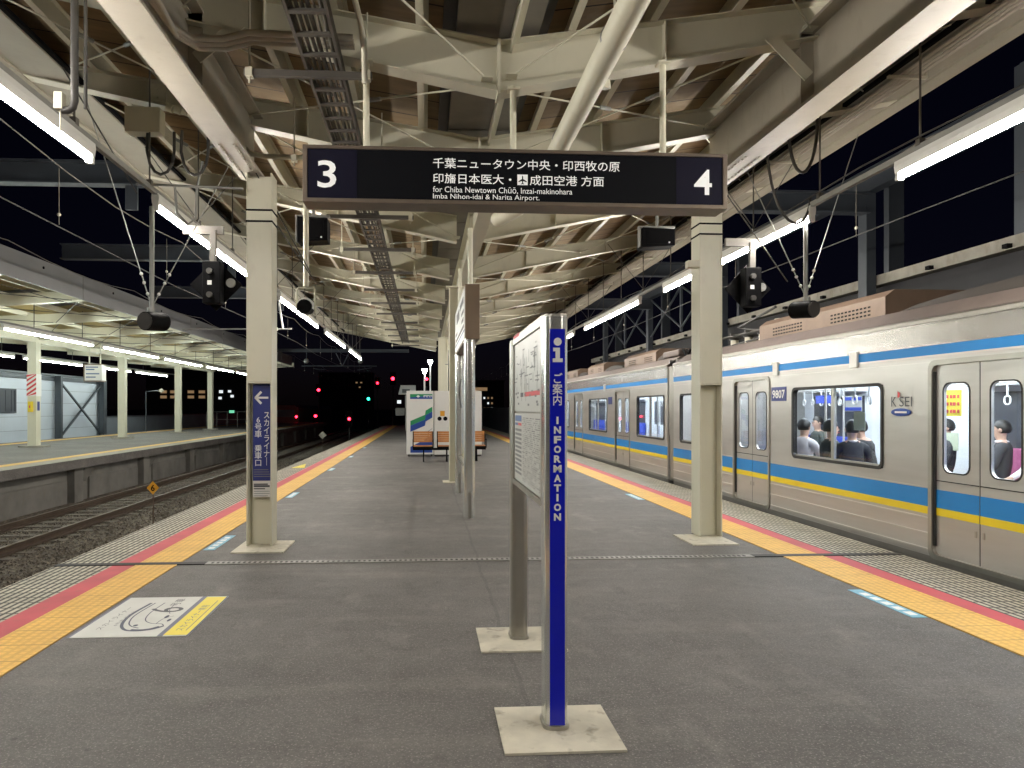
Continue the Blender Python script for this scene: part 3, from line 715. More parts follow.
for (x, side, edge) in ((-2.87, 'left', 'over the left platform edge'), (4.37, 'right', 'over the right platform edge beside the train')):
    for i, y in enumerate(LP):
        lamp(x, y, 3.615+.012*i, 5.05, words[i]+' fluorescent lamp in the row '+edge, 'fluorescent lamps along the platform edges')
    r = thing('lamp_rail', 'thin steel rail carrying the lamp row '+edge, 'lamp rail', (x, 8, 3.8))
    MB().box(x-.022, x+.022, -6, 32.8, 3.775, 3.83).build('rail', 'galv', r)
    for i in range(22):
        y = -2+i*1.62; zz = zt(x)+.0; MB().tube([(x, y, 3.83), (x, y, zz)], .009, 6).cbox((x, y, 3.85), (.05, .06, .06)).build('hanger', 'tray', r)
        if i % 3 == 1:
            s = 1 if x < 0 else -1
            MB().tube([(x, y+.05, 3.86), (x-s*.9, y+.5, zb(x-s*.9)+.1)], .006, 6).build('stay_rod', 'tray', r); MB().tube([(x, y-.05, 3.86), (x+s*.8, y-.3, zb(x+s*.8)+.05)], .006, 6).build('stay_rod', 'tray', r)
    b = MB(); b.tube([(x-.06, -3+.9*i, 3.86+.03*math.sin(i*1.3)) for i in range(40)], .008, 6); b.build('cable', 'cable', r)
# thick pole with switch box at the near left
t = thing('ceiling_pole', 'dark vertical conduit pole with cream pull switch at upper left', 'conduit pole', (-2.4, 4.85, 3.6))
MB().tube([(-2.28, 4.85, 5.0), (-2.28, 4.85, 3.50), (-2.29, 4.85, 3.46), (-2.32, 4.85, 3.44), (-2.36, 4.85, 3.44)], .024, 10).tube([(-2.22, 4.87, 5.0), (-2.22, 4.87, 3.46)], .012, 8).build('pole', 'dark_steel', t)
MB().box(-2.40, -2.345, 4.82, 4.88, 3.44, 3.55).tube([(-2.37, 4.85, 3.44), (-2.37, 4.85, 3.26)], .006, 6).build('pull_switch', 'ivory', t, .004)
# ------------------------------------------------------------------ driver cameras and departure indicators on poles
def pole_camera(x, y, zt_, zc, d, label):
    t = thing('platform_camera', label, 'camera', (x, y, zc))
    MB().tube([(x, y, zc+.09), (x, y, zt_)], .024, 12).build('pole', 'galv', t)
    MB().tube([(x, y-.02, zc+.06), (x, y-.02, zc+.13)], .04, 10).build('swivel', 'galv', t)
    p, q = Vector((x-.02*d, y-.13, zc-.02)), Vector((x+.07*d, y+.13, zc+.0))
    MB().tube([p, q], .098, 18).build('housing', 'black', t)
    MB().tube([p+(p-q)*.06, p+(p-q)*.0], .088, 18).build('lens_face', 'dark_steel', t)
    for dx, dy in ((-.42, .15), (.5, .3)):
        w_ = MB().tube([(x, y, zc+.14), (x+dx*2.0, y+dy*2.0, zc+.14+(zt_-zc)*2.0)], .006, 6).build('guy_wire', 'galv', t)
        for f in (.12, .22, .3): MB().sphere((x+dx*f*1.0, y+dy*f, zc+.14+(zt_-zc)*f), .018, 8, 5).build('insulator', 'white', w_)
pole_camera(-2.87, 7.78, 3.62, 2.42, 1, 'black cylinder camera hung on a pole over the left platform edge')
pole_camera(4.37, 8.02, 3.70, 2.64, -1, 'black cylinder camera hung on a pole over the train roof')
def indicator(x, y, zt_, z0, label, s):
    t = thing('departure_indicator', label, 'signal', (x, y, z0))
    MB().box(x-.035, x+.035, y-.02, y+.04, z0+.5, zt_).box(x-.35, x+.12, y+.0, y+.045, zt_-.05, zt_+.05).build('bracket', 'tray', t)
    MB().box(x-.11, x+.10, y-.05, y+.12, z0, z0+.5).build('case', 'black', t, .01)
    c = z0+.25
    MB().prism([(x-.31, c), (x+.0, c-.32), (x+.31, c), (x+.0, c+.32)], 'y', y+.13, y+.145).build('backboard', 'black', t)
    b = MB()
    for dz in (.38, .1): b.tube([(x-.02, y-.05, z0+dz), (x-.02, y-.09, z0+dz)], .035, 12)
    b.build('lamp_hood', 'dark_steel', t)
    MB().box(x-.05, x+.0, y-.054, y-.05, z0+.22, z0+.27).build('label_plate', 'letter_paint', t)
    MB().tube([(x+.18, y+.10, c+.02), (x+.18, y+.127, c+.02)], .055, 18).build('reflector', 'galv', t)
indicator(-2.52, 8.75, 3.62, 2.74, 'black signal lamp case with diamond backboard beside the left column', 1)
indicator(4.22, 9.05, 3.64, 2.81, 'black signal lamp case with diamond backboard right of the plain column', 1)
# ------------------------------------------------------------------ loudspeaker-like monitors
def monitor(x0, x1, y, z0, z1, label, s):
    t = thing('loudspeaker', label, 'loudspeaker', ((x0+x1)/2, y, z0))
    MB().prism([(x0, z0), (x1, z0+.03), (x1, z1-.02), (x0, z1)], 'y', y, y+.26).build('case', 'black', t, .01)
    MB().box(x0+.06, x1-.05, y-.006, y, z0+.05, z1-.05).build('grille', 'black', t)
    MB().box(x0-.03, x0-.015, y+.03, y+.14, z0+.02, z1+.02).box(x0-.04, x1+.02, y+.05, y+.12, z1+.005, z1+.03).tube([((x0+x1)/2, y+.09, z1+.03), ((x0+x1)/2, y+.09, zb((x0+x1)/2)+.05)], .02, 8).build('bracket', 'galv', t)
    MB().sphere((x1-.08, y-.008, z0+.07), .012, 8, 5).build('indicator_light', 'letter_paint', t)
monitor(-1.66, -1.27, 9.5, 3.66, 4.0, 'black box loudspeaker just right of the left column top', 1)
monitor(2.92, 3.36, 9.5, 3.66, 3.93, 'black box loudspeaker just left of the plain column top', -1)
# dome camera on white pole
t = thing('dome_camera', 'round black camera in a white cradle at the end of a white drop pole', 'camera', (-1.45, 8.9, 2.7))
cx, cy = -1.45, 8.9
MB().tube([(cx, cy, 2.98), (cx, cy, zb(cx)+.03)], .034, 12).build('pole', 'ivory_col', t)
MB().tube([(cx-.11, cy, 2.66), (cx-.11, cy, 2.93), (cx-.09, cy, 2.97), (cx+.09, cy, 2.97), (cx+.11, cy, 2.93), (cx+.11, cy, 2.66)], .013, 8).build('cradle', 'ivory', t)
MB().tube([(cx, cy-.14, 2.72), (cx, cy+.12, 2.74)], .088, 16).build('housing', 'black', t)
MB().tube([(cx, cy-.08, 2.745), (cx, cy+.1, 2.755)], .094, 16).build('sunshield', 'lampwhite', t)
# hanging little bracket camera on a near beam
t = thing('security_camera', 'small pale camera clipped under the cross beam above the sign', 'camera', (1.55, 5.8, 4.2))
MB().box(1.42, 1.47, 5.79, 5.84, zb(1.45)-.06, zb(1.45)).build('clip', 'dark_steel', t)
MB().bar((1.40, 5.70, zb(1.45)-.13), (1.50, 5.86, zb(1.45)-.075), .06, .07).build('body', 'ivory', t)
# horizontal wire conduit across the left column top
t = thing('wire_conduit', 'thin horizontal pipe strung from the left column to the lamp rail', 'pipe', (-2.4, 7.8, 3.9))
MB().tube([(-3.0, 7.7, 3.83), (-1.92, 7.75, 3.82)], .014, 8).build('pipe', 'galv', t)
MB().tube([(-2.62, 7.74, 3.83), (-2.60, 7.74, 3.55), (-2.5, 7.78, 3.44), (-2.42, 7.78, 3.5), (-2.40, 7.76, 3.82), (-2.34, 7.76, 4.1)], .014, 8).build('cable_loop', 'galv', t)
t = thing('stay_wires', 'thin dark stay wires crossing near the tops of the two side columns', 'wires', (-1.8, 8, 4))
for p, q in (((-2.2, 7.6, 4.4), (-1.3, 8.5, 3.0)), ((-2.0, 7.6, 4.4), (-1.35, 8.6, 3.1)), ((-3.4, 7.0, 4.7), (-2.95, 7.6, 3.7)), ((3.1, 7.9, 4.3), (4.3, 8.3, 3.0))):
    MB().tube([p, q], .007, 6).build('wire', 'dark_steel', t)
# ================================================================== vending machine, recycling cabinet, benches
VY = 22.3
vm = thing('vending_machine', 'white drink vending machine side panel with green and blue zigzag band', 'vending machine', (-.15, VY, 0))
MB().box(-.57, .265, VY, VY+.75, .07, 2.03).build('cabinet', 'white', vm, .012)
for x in (-.5, .2): MB().box(x-.03, x+.03, VY+.05, VY+.11, 0, .07).build('foot', 'dark_steel', vm)
yf = VY-.003
MB().box(-.46, .23, yf, VY, 1.78, 1.93).build('header_panel', 'deepblue', vm)
MB().prism([(-.46, 1.83), (.23, 1.88), (.23, 1.93), (-.46, 1.93)], 'y', yf-.002, yf).build('header_band', 'green', vm)
text('伊藤園', 'letter_paint', vm, (.08, yf-.003, 1.825), height=.075, width=.27, align='CENTER', bold=.03)
MB().prism([(-.27, 1.86), (-.21, 1.82), (-.15, 1.86), (-.21, 1.90)], 'y', yf-.004, yf-.002).build('leaf_logo', 'letter_paint', vm)
def band(off, w, mt, nm):
    c = [(-.45, 1.0), (0.0, 1.19), (0.02, 1.32), (.225, 1.44)]
    MB().prism([(x, z+off) for x, z in c]+[(x, z+off-w) for x, z in reversed(c)], 'y', yf-.001, VY-.0005).build(nm, mt, vm)
band(.10, .145, 'green', 'green_band'); band(-.046, .19, 'deepblue', 'blue_band')
b = MB()
for k in range(3): b.bar((0.0, yf-.001, .72-.07*k), (.22, yf-.001, .86-.07*k), .002, .012)
b.build('thin_lines', 'ink', vm); MB().prism([(-.45, .12), (.225, .12), (.225, .72), (.05, .55), (-.45, .30)], 'y', yf, VY-.0005).build('blue_base', 'deepblue', vm)
rcb = thing('recycling_cabinet', 'white recycling cabinet with two round holes and orange label', 'recycling bin', (.9, VY, 0))
MB().box(.285, 1.76, VY+.02, VY+.75, .05, 2.03).build('cabinet', 'white', rcb, .012)
for x in (.45, .63): MB().tube([(x, VY+.013, 1.17), (x, VY+.02, 1.17)], .066, 18).build('hole', 'black', rcb)
MB().box(.47, .61, VY+.012, VY+.02, 1.25, 1.41).build('label_panel', 'orange', rcb)
MB().box(.3, 1.74, VY+.06, VY+.7, 0, .05).build('plinth', 'dark_steel', rcb)
def bench(x0, n, y, label):
    t = thing('bench', label, 'bench', (x0+n*.3, y, 0), 'orange slatted benches by the vending machine')
    for i in range(n):
        x = x0+i*.68
        s = MB(); 
        for k in range(5): s.box(x, x+.53, y+.04+k*.085, y+.115+k*.085, .40+.006*k, .425+.006*k)
        s.build('seat', 'wood', t, .004)
        s = MB()
        for k in range(5): s.prism([(y+.46+k*.016, .53+k*.062), (y+.485+k*.016, .53+k*.062), (y+.50+k*.016, .587+k*.062), (y+.475+k*.016, .587+k*.062)], 'x', x, x+.53)
        s.build('backrest', 'wood', t)
        for sx in (-.025, .53):
            MB().box(x+sx, x+sx+.025, y+.03, y+.46, .60, .63).box(x+sx, x+sx+.025, y+.03, y+.06, .38, .60).box(x+sx, x+sx+.025, y+.44, y+.47, .38, .84).build('armrest', 'black', t)
        MB().box(x, x+.53, y+.02, y+.04, .37, .43).build('seat_front', 'black', t)
    L = (n-1)*.68+.53
    MB().box(x0-.02, x0+L+.02, y+.2, y+.27, .32, .38).build('beam', 'black', t)
    for x in (x0+.26, x0+L-.3): MB().prism([(y+.05, 0), (y+.52, 0), (y+.3, .33), (y+.22, .33)], 'x', x, x+.04).build('leg', 'black', t)
bench(-.32, 2, 20.0, 'pair of orange slatted seats in front of the vending machine')
bench(1.18, 1, 20.2, 'single orange slatted seat right of the polished post')
# ================================================================== silver train
TX = 5.056; TW = 2.80
def car(name, label, Y_0, Y_1, doors, wins, dw, signs):
    t = thing(name, label, 'train car', (TX+TW/2, (Y_0+Y_1)/2, -1.1), 'cars of the silver commuter train')
    ops = sorted([(c-dw/2, c+dw/2, .045, 1.93, 'd') for c in doors]+[(a, c, .83, 1.76, 'w') for a, c in wins])
    b = MB(); y = Y_0
    for a, c, z0, z1, k in ops:
        b.box(TX, TX+.05, y, a, .02, 2.36); b.box(TX, TX+.05, a, c, .0 if k == 'd' else .02, z0); b.box(TX, TX+.05, a, c, z1, 2.36); y = c
    b.box(TX, TX+.05, y, Y_1, .02, 2.36)
    b.build('side_wall', 'stainless', t)
    MB().box(TX+TW-.05, TX+TW, Y_0, Y_1, -.1, .78).box(TX+TW-.05, TX+TW, Y_0, Y_1, 1.76, 2.36).build('side_wall', 'stainless', t)
    MB().box(TX+.05, TX+TW-.05, Y_0, Y_0+.05, -.1, 2.5).box(TX+.05, TX+TW-.05, Y_1-.05, Y_1, -.1, 2.5).build('end_wall', 'stainless', t)
    MB().prism([(TX+.012, -.13), (TX+.2, -.13), (TX+.2, .019), (TX-.002, .019)], 'y', Y_0, Y_1).build('side_sill', 'stainless2', t)
    MB().box(TX+.05, TX+TW-.05, Y_0+.05, Y_1-.05, -.08, .045).build('floor', 'int_floor', t)
    MB().box(TX+.3, TX+TW-.3, Y_0+.3, Y_1-.3, -.85, -.1).build('underframe', 'black', t)
    for yc in (Y_0+2.3, Y_1-2.3):
        g = MB()
        for dy in (-1.05, 1.05):
            for xx in (TX+.62, TX+TW-.74): g.tube([(xx, yc+dy, -.68), (xx+.12, yc+dy, -.68)], .42, 20)
        g.build('wheels', 'rail', t)
    # roof
    n = 10; out = []; inn = []
    for i in range(n+1):
        a = i/n; x = TX-.0+TW*a; e = abs(2*a-1); z = 2.40+.24*math.sqrt(max(0, 1-e**4)); out.append((x, z))
    MB().prism(out+[(TX+TW, 2.36), (TX, 2.36)], 'y', Y_0, Y_1).build('roof', 'train_roof', t)
    MB().prism([(TX-.02, 2.355), (TX, 2.355), (TX, 2.41), (TX-.02, 2.395)], 'y', Y_0, Y_1).build('rain_gutter', 'satin', t)
    MB().prism([(TX-.006, 2.128), (TX, 2.128), (TX, 2.352), (TX-.006, 2.352)], 'y', Y_0, Y_1).build('letter_board', 'letterboard', t)
    # stripes between the doors
    seg = []; y = Y_0
    for c in doors: seg.append((y, c-dw/2-.05)); y = c+dw/2+.05
    seg.append((y, Y_1))
    bl = MB(); ye = MB(); rb = MB()
    for a, c in seg:
        bl.box(TX-.003, TX, a, c, .51, .69); ye.box(TX-.0035, TX, a, c, .434, .51)
        for z in (.39, .235, .075): rb.box(TX-.009, TX, a, c, z, z+.013)
        rb.box(TX-.006, TX, a, c, .70, .708)
    bl.build('blue_stripe', 'blue_band', t); ye.build('yellow_stripe', 'yellow_band', t); rb.build('trim_strip', 'chrome', t)
    MB().box(TX-.003, TX, Y_0, Y_1, 2.03, 2.125).build('blue_stripe', 'blue_band', t)
    MB().box(TX-.005, TX, Y_0, Y_1, 2.012, 2.03).box(TX-.004, TX, Y_0, Y_1, 1.955, 1.962).build('trim_strip', 'chrome', t)
    for a, c in signs:
        MB().box(TX-.03, TX-.0, a, c, 1.97, 2.16).build('side_lamp', 'chrome', t, .008)
    # doors
    for c in doors:
        d = bpy.data.objects.new('door', None)
        fr = MB().ring('x', TX-.016, TX+.05, (c-dw/2-.042, c+dw/2+.05, .0, 1.975), (c-dw/2+.003, c+dw/2-.003, .048, 1.925), .075, 4, ro=.09).build('door_frame', 'satin', t)
        for s in (-1, 1):
            a, e = (c-dw/2, c-.007) if s < 0 else (c+.007, c+dw/2)
            m_ = (a+e)/2; w = .165
            lf = MB().ring('x', TX+.022, TX+.05, (a, e, .84, 1.93), (m_-w, m_+w, .875, 1.735), .075, 4).box(TX+.022, TX+.05, a, e, .046, .84).build('door', 'stainless', t)
            MB().ring('x', TX+.017, TX+.024, (m_-w-.014, m_+w+.014, .861, 1.749), (m_-w, m_+w, .875, 1.735), .075, 4, ro=.085).build('window_frame', 'rubber', lf)
            MB().box(TX+.033, TX+.037, m_-w, m_+w, .875, 1.735).build('window', 'glass', lf)
            MB().box(TX+.019, TX+.022, a, e, .51, .69).build('blue_stripe', 'blue_band', lf)
            MB().box(TX+.0185, TX+.022, a, e, .434, .51).build('yellow_stripe', 'yellow_band', lf)
            MB().box(TX+.018, TX+.022, a, e, .775, .785).build('trim_strip', 'rubber', lf)
            MB().box(TX+.017, TX+.022, (c-.06 if s < 0 else c+.035), (c-.035 if s < 0 else c+.06), .30, .36).build('handle', 'satin', lf)
        MB().box(TX+.024, TX+.05, c-.0065, c+.0065, .046, 1.93).build('door_seal', 'rubber', t)
        MB().box(TX+.0, TX+.022, c+dw/2-.025, c+dw/2-.0045, .13, 1.86).build('door_post', 'rubber', t)
        # far side door glass
    # windows
    for a, c in wins:
        wf = MB().ring('x', TX-.012, TX+.05, (a-.012, c+.012, .815, 1.78), (a+.03, c-.025, .85, 1.745), .06, 4, ro=.085).build('window', 'rubber', t)
        m_ = (a+c)/2+.02
        MB().box(TX+.005, TX+.04, m_-.03, m_+.03, .85, 1.745).box(TX+.012, TX+.03, a+.03, c-.025, .851, .872).build('sash', 'satin', wf)
        MB().box(TX+.018, TX+.022, a+.03, c-.025, .85, 1.745).build('pane', 'glass', wf)
    # interior
    xi0, xi1 = TX+.06, TX+TW-.06
    MB().prism([(xi0, 2.05), (xi0+.35, 2.28), (xi1-.35, 2.28), (xi1, 2.05), (xi1, 2.1), (xi1-.35, 2.33), (xi0+.35, 2.33), (xi0, 2.1)], 'y', Y_0+.1, Y_1-.1).build('ceiling', 'int_white', t)
    for x in (TX+.95, TX+TW-.95): MB().box(x-.06, x+.06, Y_0+.5, Y_1-.5, 2.235, 2.275).build('ceiling_lamp', 'int_lamp', t)
    MB().box(xi1-.01, xi1, Y_0+.06, Y_1-.06, .05, 2.06).build('inner_wall', 'int_white', t)
    b = MB()
    for a, c in wins: b.box(xi1-.02, xi1-.01, a+.05, c-.05, .85, 1.72)
    for c in doors: b.box(xi1-.02, xi1-.01, c-.5, c-.12, .95, 1.72).box(xi1-.02, xi1-.01, c+.12, c+.5, .95, 1.72)
    b.build('far_window', 'int_dark', t)
    for a, c in wins:
        for xs, sg_ in ((xi0+.0, 1), (xi1-.02, -1)):
            sx = (xs, xs+sg_*.48); MB().box(min(sx), max(sx), a-.05, c+.05, .33, .46).build('seat', 'seat_red' if sg_ < 0 and 7 < a < 8 else 'seat_blue', t, .02)
            bx = (xs, xs+sg_*.10); MB().box(min(bx), max(bx), a-.05, c+.05, .46, .84 if sg_ > 0 else .97).build('seat_back', 'seat_red' if sg_ < 0 and 7 < a < 8 else 'seat_blue', t, .02)
        g = MB()
        for yy in (a-.12, c+.12):
            for x in (xi0+.48, xi1-.5): g.tube([(x, yy, .05), (x, yy, 2.27)], .017, 8)
        for x in (xi0+.42, xi1-.44):
            g.tube([(x, a-.12, 1.83), (x, c+.12, 1.83)], .014, 8)
        g.build('grab_pole', 'chrome', t)
        g = MB(); h = MB()
        k = int((c-a)/.3)
        for i in range(k):
            for x in (xi0+.42, xi1-.44):
                yy = a+.1+i*.3; g.box(x-.004, x+.004, yy-.012, yy+.012, 1.66, 1.83); h.ring('x', x-.008, x+.008, (yy-.055, yy+.055, 1.54, 1.66), (yy-.04, yy+.04, 1.555, 1.645), .03, 3, ro=.045)
        g.build('strap', 'int_white', t); h.build('strap_handle', 'lampwhite', t)
        MB().box(xi0+.02, xi0+.30, a, c, 1.79, 1.80).box(xi1-.3, xi1-.02, a, c, 1.79, 1.80).build('luggage_rack', 'satin', t)
    return t
c1 = car('train_car', 'silver train car with blue and yellow stripes and navy number plate 9807', -2.7, 14.38, [1.7, 6.29, 10.89], [(3.05, 4.98), (7.66, 9.62), (12.25, 14.0)], 1.17, [(8.10, 8.25), (10.0, 10.14), (3.6, 3.74)])
c2 = car('train_car', 'silver train car coupled ahead, half hidden behind the information board', 14.75, 32.75, [18.2, 23.5, 29.2], [(14.95, 16.92), (19.75, 21.95), (25.0, 27.2), (30.6, 32.4)], 1.32, [(19.9, 20.06), (26.0, 26.2)])
# coupling curtain, number plates, emblem
MB().box(TX+.02, TX+.35, 14.40, 14.73, .95, 2.36).box(TX+.04, TX+.33, 14.40, 14.73, 0, .95).build('gangway_curtain', 'satin', c1)
MB().box(TX+.3, TX+TW-.3, 14.38, 14.75, .0, 2.45).build('gangway', 'rubber', c1)
MB().box(TX-.008, TX, 9.79, 10.215, 1.60, 1.80).build('number_plate', 'navy', c1)
text('9807', 'letter_paint', c1, (TX-.0095, 10.0, 1.638), (0, -1, 0), (0, 0, 1), height=.12, width=.36, align='CENTER', bold=.02)
MB().box(TX-.008, TX, 19.2, 19.6, 1.60, 1.80).build('number_plate', 'navy', c2)
ex = TX-.009
text('K', 'ink', c1, (ex, 7.46, 1.515), (0, -1, 0), (0, 0, 1), height=.105, width=.085, align='CENTER', bold=-.0)
text('SEI', 'ink', c1, (ex, 7.27, 1.515), (0, -1, 0), (0, 0, 1), height=.105, width=.20, align='CENTER', bold=.0)
MB().prism([(7.40, 1.61), (7.37, 1.61), (7.36, 1.66), (7.40, 1.68)], 'x', ex-.001, ex).build('emblem_mark', 'ink_red', c1)
MB().tube([(ex-.001, 7.345, 1.452), (ex, 7.345, 1.452)], .001, 6).sphere((ex, 7.345, 1.455), 1, 20, 8, (.002, .165, .043)).build('emblem_oval', 'deepblue', c1)
MB().box(ex-.004, ex-.002, 7.25, 7.44, 1.445, 1.465).build('emblem_text', 'letter_paint', c1)
# roof equipment
def ac(y0, y1, car_, dark_end):
    b = MB().prism([(TX+.62, 2.50), (TX+TW-.62, 2.50), (TX+TW-.62, 2.88), (TX+TW-.74, 2.97), (TX+.74, 2.97), (TX+.62, 2.88)], 'y', y0, y1)
    u = b.build('roof_unit', 'ac', car_, .01)
    g = MB()
    for r in range(3):
        n = int((y1-y0-.8)/.085)
        for s0 in (0, 1):
            for i in range(n//2-3): y = y0+.3+s0*(y1-y0)/2+i*.085; g.box(TX+.616, TX+.62, y, y+.05, 2.68+.05*r, 2.70+.05*r)
    g.build('vent_slots', 'black', u)
ac(8.55, 11.9, c1, 0); ac(17.4, 20.2, c2, 0); ac(22.6, 24.8, c2, 0); ac(26.5, 29, c2, 0)
def hump(y0, y1, car_):
    n = 12; pr = [(y0, 2.5)]+[(y0+(y1-y0)*i/n, 2.62+.16*math.sin(math.pi*i/n)**.5) for i in range(n+1)]+[(y1, 2.5)]
    MB().prism(pr, 'x', TX+.62, TX+TW-.62).build('roof_fairing', 'ac_dark', car_)
hump(2.0, 8.5, c1); hump(20.25, 22.55, c2); hump(24.85, 26.45, c2); hump(15.9, 17.35, c2)
# pantograph base and insulators at the car end
pg = MB(); pi = MB()
for y in (12.15, 12.7, 13.3):
    for x in (TX+.8, TX+1.2): pi.tube([(x, y, 2.6), (x, y, 2.8)], .07, 12); pg.tube([(x, y, 2.78), (x, y, 2.82)], .09, 12)
for x in (TX+.7, TX+1.3): pg.tube([(x, 11.95, 2.84), (x, 13.9, 2.84)], .025, 8)
pg.tube([(TX+.8, 12.2, 2.85), (TX+1.0, 13.6, 3.05), (TX+1.0, 12.1, 3.25)], .025, 8).tube([(TX+.75, 12.0, 2.72), (TX+.75, 14.0, 2.66)], .02, 8)
for y in (12.4, 13.0, 13.6): pg.box(TX+.6, TX+1.5, y, y+.05, 2.84, 2.88)
pg.build('pantograph', 'dark_steel', c1); pi.build('insulator', 'ivory', c1)
b = MB(); b.tube([(TX+1.1, 12.05, 2.64), (TX+1.1, 12.05, 2.98)], .16, 16).tube([(TX+1.1, 12.05, 2.98), (TX+1.1, 12.05, 3.04)], .13, 16); b.build('roof_vent', 'ivory', c1)
b = MB()
for k in range(3): b.tube([(TX+.35+.08*k, 14.1, 2.62), (TX+.35+.08*k, 14.35, 2.72), (TX+.35+.08*k, 14.56, 2.55), (TX+.35+.08*k, 14.8, 2.72), (TX+.35+.08*k, 15.1, 2.63)], .025, 8)
b.build('jumper_cable', 'black', c1)
MB().box(TX+.25, TX+.9, 14.8, 15.8, 2.6, 2.74).build('roof_box', 'train_roof', c2, .03)
# things seen inside
def poster(x, y0, y1, z0, z1, mt, label, face=None):
    o = MB().box(x, x+.008, y0, y1, z0, z1).build('poster', mt); tag(o, label, 'poster', 'advertising cards inside the train'); return o
xi1 = TX+TW-.06
poster(6.4, 8.22, 8.56, 1.40, 1.72, 'lemon', 'yellow advertising card hanging inside the right-hand train door')
poster(6.25, 9.95, 10.35, 1.45, 1.68, 'paper', 'white and purple advertising card hanging in the wide train window')
tag(MB().box(6.246, 6.25, 9.95, 10.35, 1.61, 1.66).box(6.246, 6.25, 9.95, 10.35, 1.46, 1.51).build('poster_print', 'seat_blue'), 'purple bands printed on the white hanging card', 'poster print')
poster(7.0, 11.9, 12.5, 1.58, 1.72, 'seat_blue', 'violet advertising card deep inside the train')
b = MB()
for r in range(3):
    for k in range(5): b.box(6.395, 6.40, 8.25+k*.06, 8.28+k*.06+.015*(k % 2), 1.44+r*.09, 1.48+r*.09)
tag(b.build('poster_print', 'ink_red'), 'red lettering blocks on the yellow hanging card', 'poster print')
for (y0, y1, z0, z1, x) in ((8.53, 8.76, 1.22, 1.45, 5.40), (9.3, 9.55, .92, 1.16, 7.2)):
    tag(MB().box(x, x+.006, y0, y1, z0, z1).build('notice_card', paint('pale_green_card', (.55, .60, .45), .5)), 'pale green notice card in the '+('wide window of the train' if x < 6 else 'right-hand train door'), 'notice', 'advertising cards inside the train')
# ------------------------------------------------------------------ passengers
def skin_mesh(J, E):
    me = bpy.data.meshes.new('p'); names = list(J); idx = {n: i for i, n in enumerate(names)}
    me.from_pydata([J[n][0] for n in names], [(idx[a], idx[c]) for a, c in E], [])
    o = bpy.data.objects.new('p', me); COL.objects.link(o)
    m = o.modifiers.new('s', 'SKIN'); 
    for n, v in zip(names, me.skin_vertices[0].data):
        r = J[n][1]; v.radius = (r, r) if not isinstance(r, tuple) else r
    me.skin_vertices[0].data[idx['pelvis']].use_root = True
    ss = o.modifiers.new('d', 'SUBSURF'); ss.levels = 1; ss.render_levels = 1
    dg = bpy.context.evaluated_depsgraph_get(); dg.update(); e = o.evaluated_get(dg).to_mesh()
    vs = [tuple(v.co) for v in e.vertices]; fs = [tuple(p.vertices) for p in e.polygons]
    o.evaluated_get(dg).to_mesh_clear(); bpy.data.objects.remove(o); bpy.data.meshes.remove(me)
    return vs, fs
